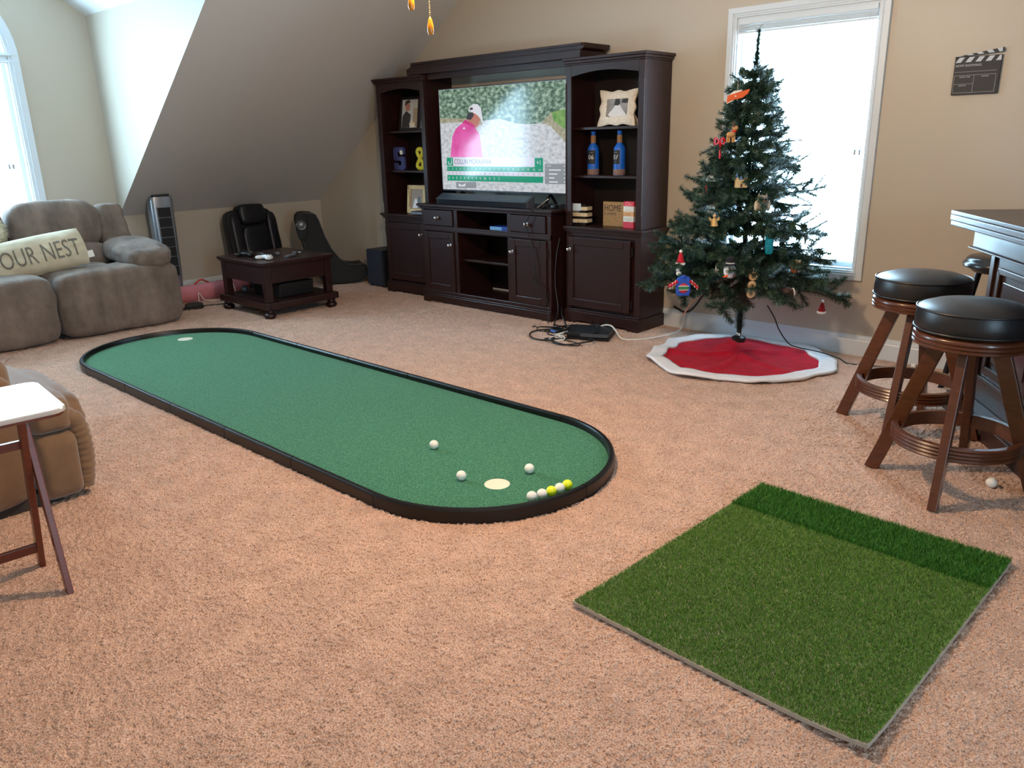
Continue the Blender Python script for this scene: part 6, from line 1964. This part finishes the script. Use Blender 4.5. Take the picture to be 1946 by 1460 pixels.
obj('cable_run', B().tube(spline([(-3.38, 4.62, .05), (-3.32, 4.62, .072), (-3.26, 4.61, .074), (-3.20, 4.58, .05), (-3.13, 4.55, .012), (-3.05, 4.60, .006), (-2.98, 4.72, .006), (-2.94, 4.86, .006), (-2.93, 5.00, .012), (-2.945, 5.085, .05), (-2.95, 5.105, .12), (-2.945, 5.108, .20), (-2.92, 5.11, .26), (-2.88, 5.12, .31)]), .006, 8), WHITEC, t, smooth=60)
t = thing('wall_plug_cable', 'black cable hooked along the baseboard between the cabinet and the tree', 'cable', (0, 0, 0))
obj('cable_run', B().tube(spline([(-3.05, 5.12, .16), (-3.00, 5.10, .150), (-2.95, 5.09, .138), (-2.90, 5.09, .150), (-2.85, 5.09, .20), (-2.81, 5.09, .26), (-2.78, 5.10, .30)]), .008, 8), BLACKC, t, smooth=60)
t = thing('tree_light_cord', 'dark green light cord hanging from the tree to the skirt and wall', 'cord', (0, 0, 0))
obj('cord_run', B().tube(spline([(-2.17, 4.80, .33), (-2.13, 4.83, .25), (-2.10, 4.86, .16), (-2.05, 4.90, .075), (-2.00, 4.93, .050), (-1.93, 4.95, .040), (-1.84, 4.93, .040), (-1.72, 4.90, .030), (-1.66, 4.90, .006), (-1.55, 4.93, .006), (-1.45, 4.96, .006), (-1.33, 5.02, .006)]), .004, 7), mat('cord_green', rgb(22, 34, 30), .5, var=(20, .1)), t, smooth=60)
t = thing('cord_plug', 'small pale plug end lying near the baseboard behind the stools', 'plug', (-1.31, 5.03, 0))
obj('plug_body', B().cush((0, 0, .018), (.03, .05, .035), n=5, seg=8), WHITEC, t, smooth=40)
obj('plug_ring', B().tube([(.05 + .022 * math.cos(a), 0, .012 + .008 * math.sin(a)) for a in np.linspace(0, 6.283, 17)[:-1]], .005, 6, closed=True), MATS['cord_green'], t, smooth=60)
t = thing('ribbon_piece', 'bit of striped ribbon behind the lower left branches', 'ribbon', (-2.79, 4.90, .215))
obj('ribbon', B().tube([(-.06, .02, -.06), (-.02, .0, .0), (.03, -.01, .06), (.09, .0, .11)], .008, 6, flat=.3), mat('ribbon_peach', rgb(214, 150, 116), .6, var=(30, .2)), t, smooth=60)

# ================================================================== CEILING FAN (above the frame; its pull chains hang into view)
FBR = mat('fan_bronze', rgb(70, 52, 40), .35, metal=.7, var=(14, .08))
cf = thing('ceiling_fan', 'ceiling fan with light kit and two pull chains ending in amber fobs', 'ceiling fan', (LAMP[0], LAMP[1], 0))
obj('downrod', B().lathe([(.07, CH - .001), (.05, CH - .05), (.014, CH - .06), (.014, 2.62), (0, 2.62)], 20), FBR, cf, smooth=40)
obj('motor', B().lathe([(0, 2.43), (.09, 2.43), (.14, 2.47), (.14, 2.55), (.09, 2.60), (.03, 2.62), (0, 2.62)], 32), FBR, cf, smooth=40)
obj('light_fitter', B().lathe([(0, 2.33), (.075, 2.33), (.085, 2.36), (.06, 2.43), (0, 2.43)], 28), FBR, cf, smooth=40)
for k in range(5):
    a = k * 2 * math.pi / 5 + .3
    bd_ = B().prism([(.16, -.055), (.62, -.07), (.66, -.05), (.66, .05), (.62, .07), (.16, .055)], 'z', -.004, .004)
    bd_.xf(RZ(a) @ T(0, 0, 2.50) @ RX(math.radians(12)))
    obj('blade', bd_, mat('blade_wood', rgb(90, 60, 40), .4, wave=(8, (12, 2, 2), .2)), cf, bevel=.002)
    obj('blade_bracket', B().bar((.10, 0, 2.50), (.22, 0, 2.50), .03, .01).xf(RZ(a)), FBR, cf)
SHD = bpy.data.materials.new('glass_shade'); SHD.use_nodes = True
def _shd(m):
    nt = m.node_tree; N, L_ = nt.nodes, nt.links
    p = N['Principled BSDF']; p.inputs['Base Color'].default_value = rgb(246, 232, 205); p.inputs['Roughness'].default_value = .4
    p.inputs['Emission Color'].default_value = (1, .70, .40, 1); p.inputs['Emission Strength'].default_value = 2.0
_shd(SHD)
for k in range(3):
    a = k * 2 * math.pi / 3 + .9
    sd_ = B().lathe([(.018, 0), (.03, -.01), (.05, -.06), (.055, -.10), (.050, -.10), (.045, -.06), (.026, -.012), (.018, 0)], 20)
    sd_.xf(T(.10 * math.cos(a), .10 * math.sin(a), 2.365) @ RZ(a) @ RY(math.radians(-35)))
    obj('lamp_shade', sd_, SHD, cf, smooth=60)
AMB = mat('amber_fob', rgb(236, 150, 24), .25, var=(30, .1), coat=.4, trans=.5)
BEAD = mat('bead_chain', rgb(224, 190, 130), .3, metal=.8, var=(20, .05))
def chain(x, y, z0, z1):
    b = B()
    z = z0
    while z < z1:
        b.sphere((x, y, z), .0026, 6, 4); z += .0066
    ch_ = obj('pull_chain', b, BEAD, cf, smooth=180)
    obj('pull_fob', B().lathe([(0, -.056), (.0085, -.056), (.0115, -.044), (.0105, -.026), (.0065, -.008), (.003, -.001), (0, 0)], 16, (x, y, z0)), AMB, ch_, smooth=60)
FOB1, FOB2 = (-.022, -.022, 1.802), (-.077, -.055, 1.882)
chain(*FOB1, 2.34)
chain(*FOB2, 2.34)
lp = bpy.data.lights.new('fan_bulb', 'POINT'); lp.energy = LAMP_W; lp.color = (1.0, .68, .42); lp.shadow_soft_size = .07
lo = bpy.data.objects.new('fan_bulb', lp); C.objects.link(lo); lo.location = LAMP
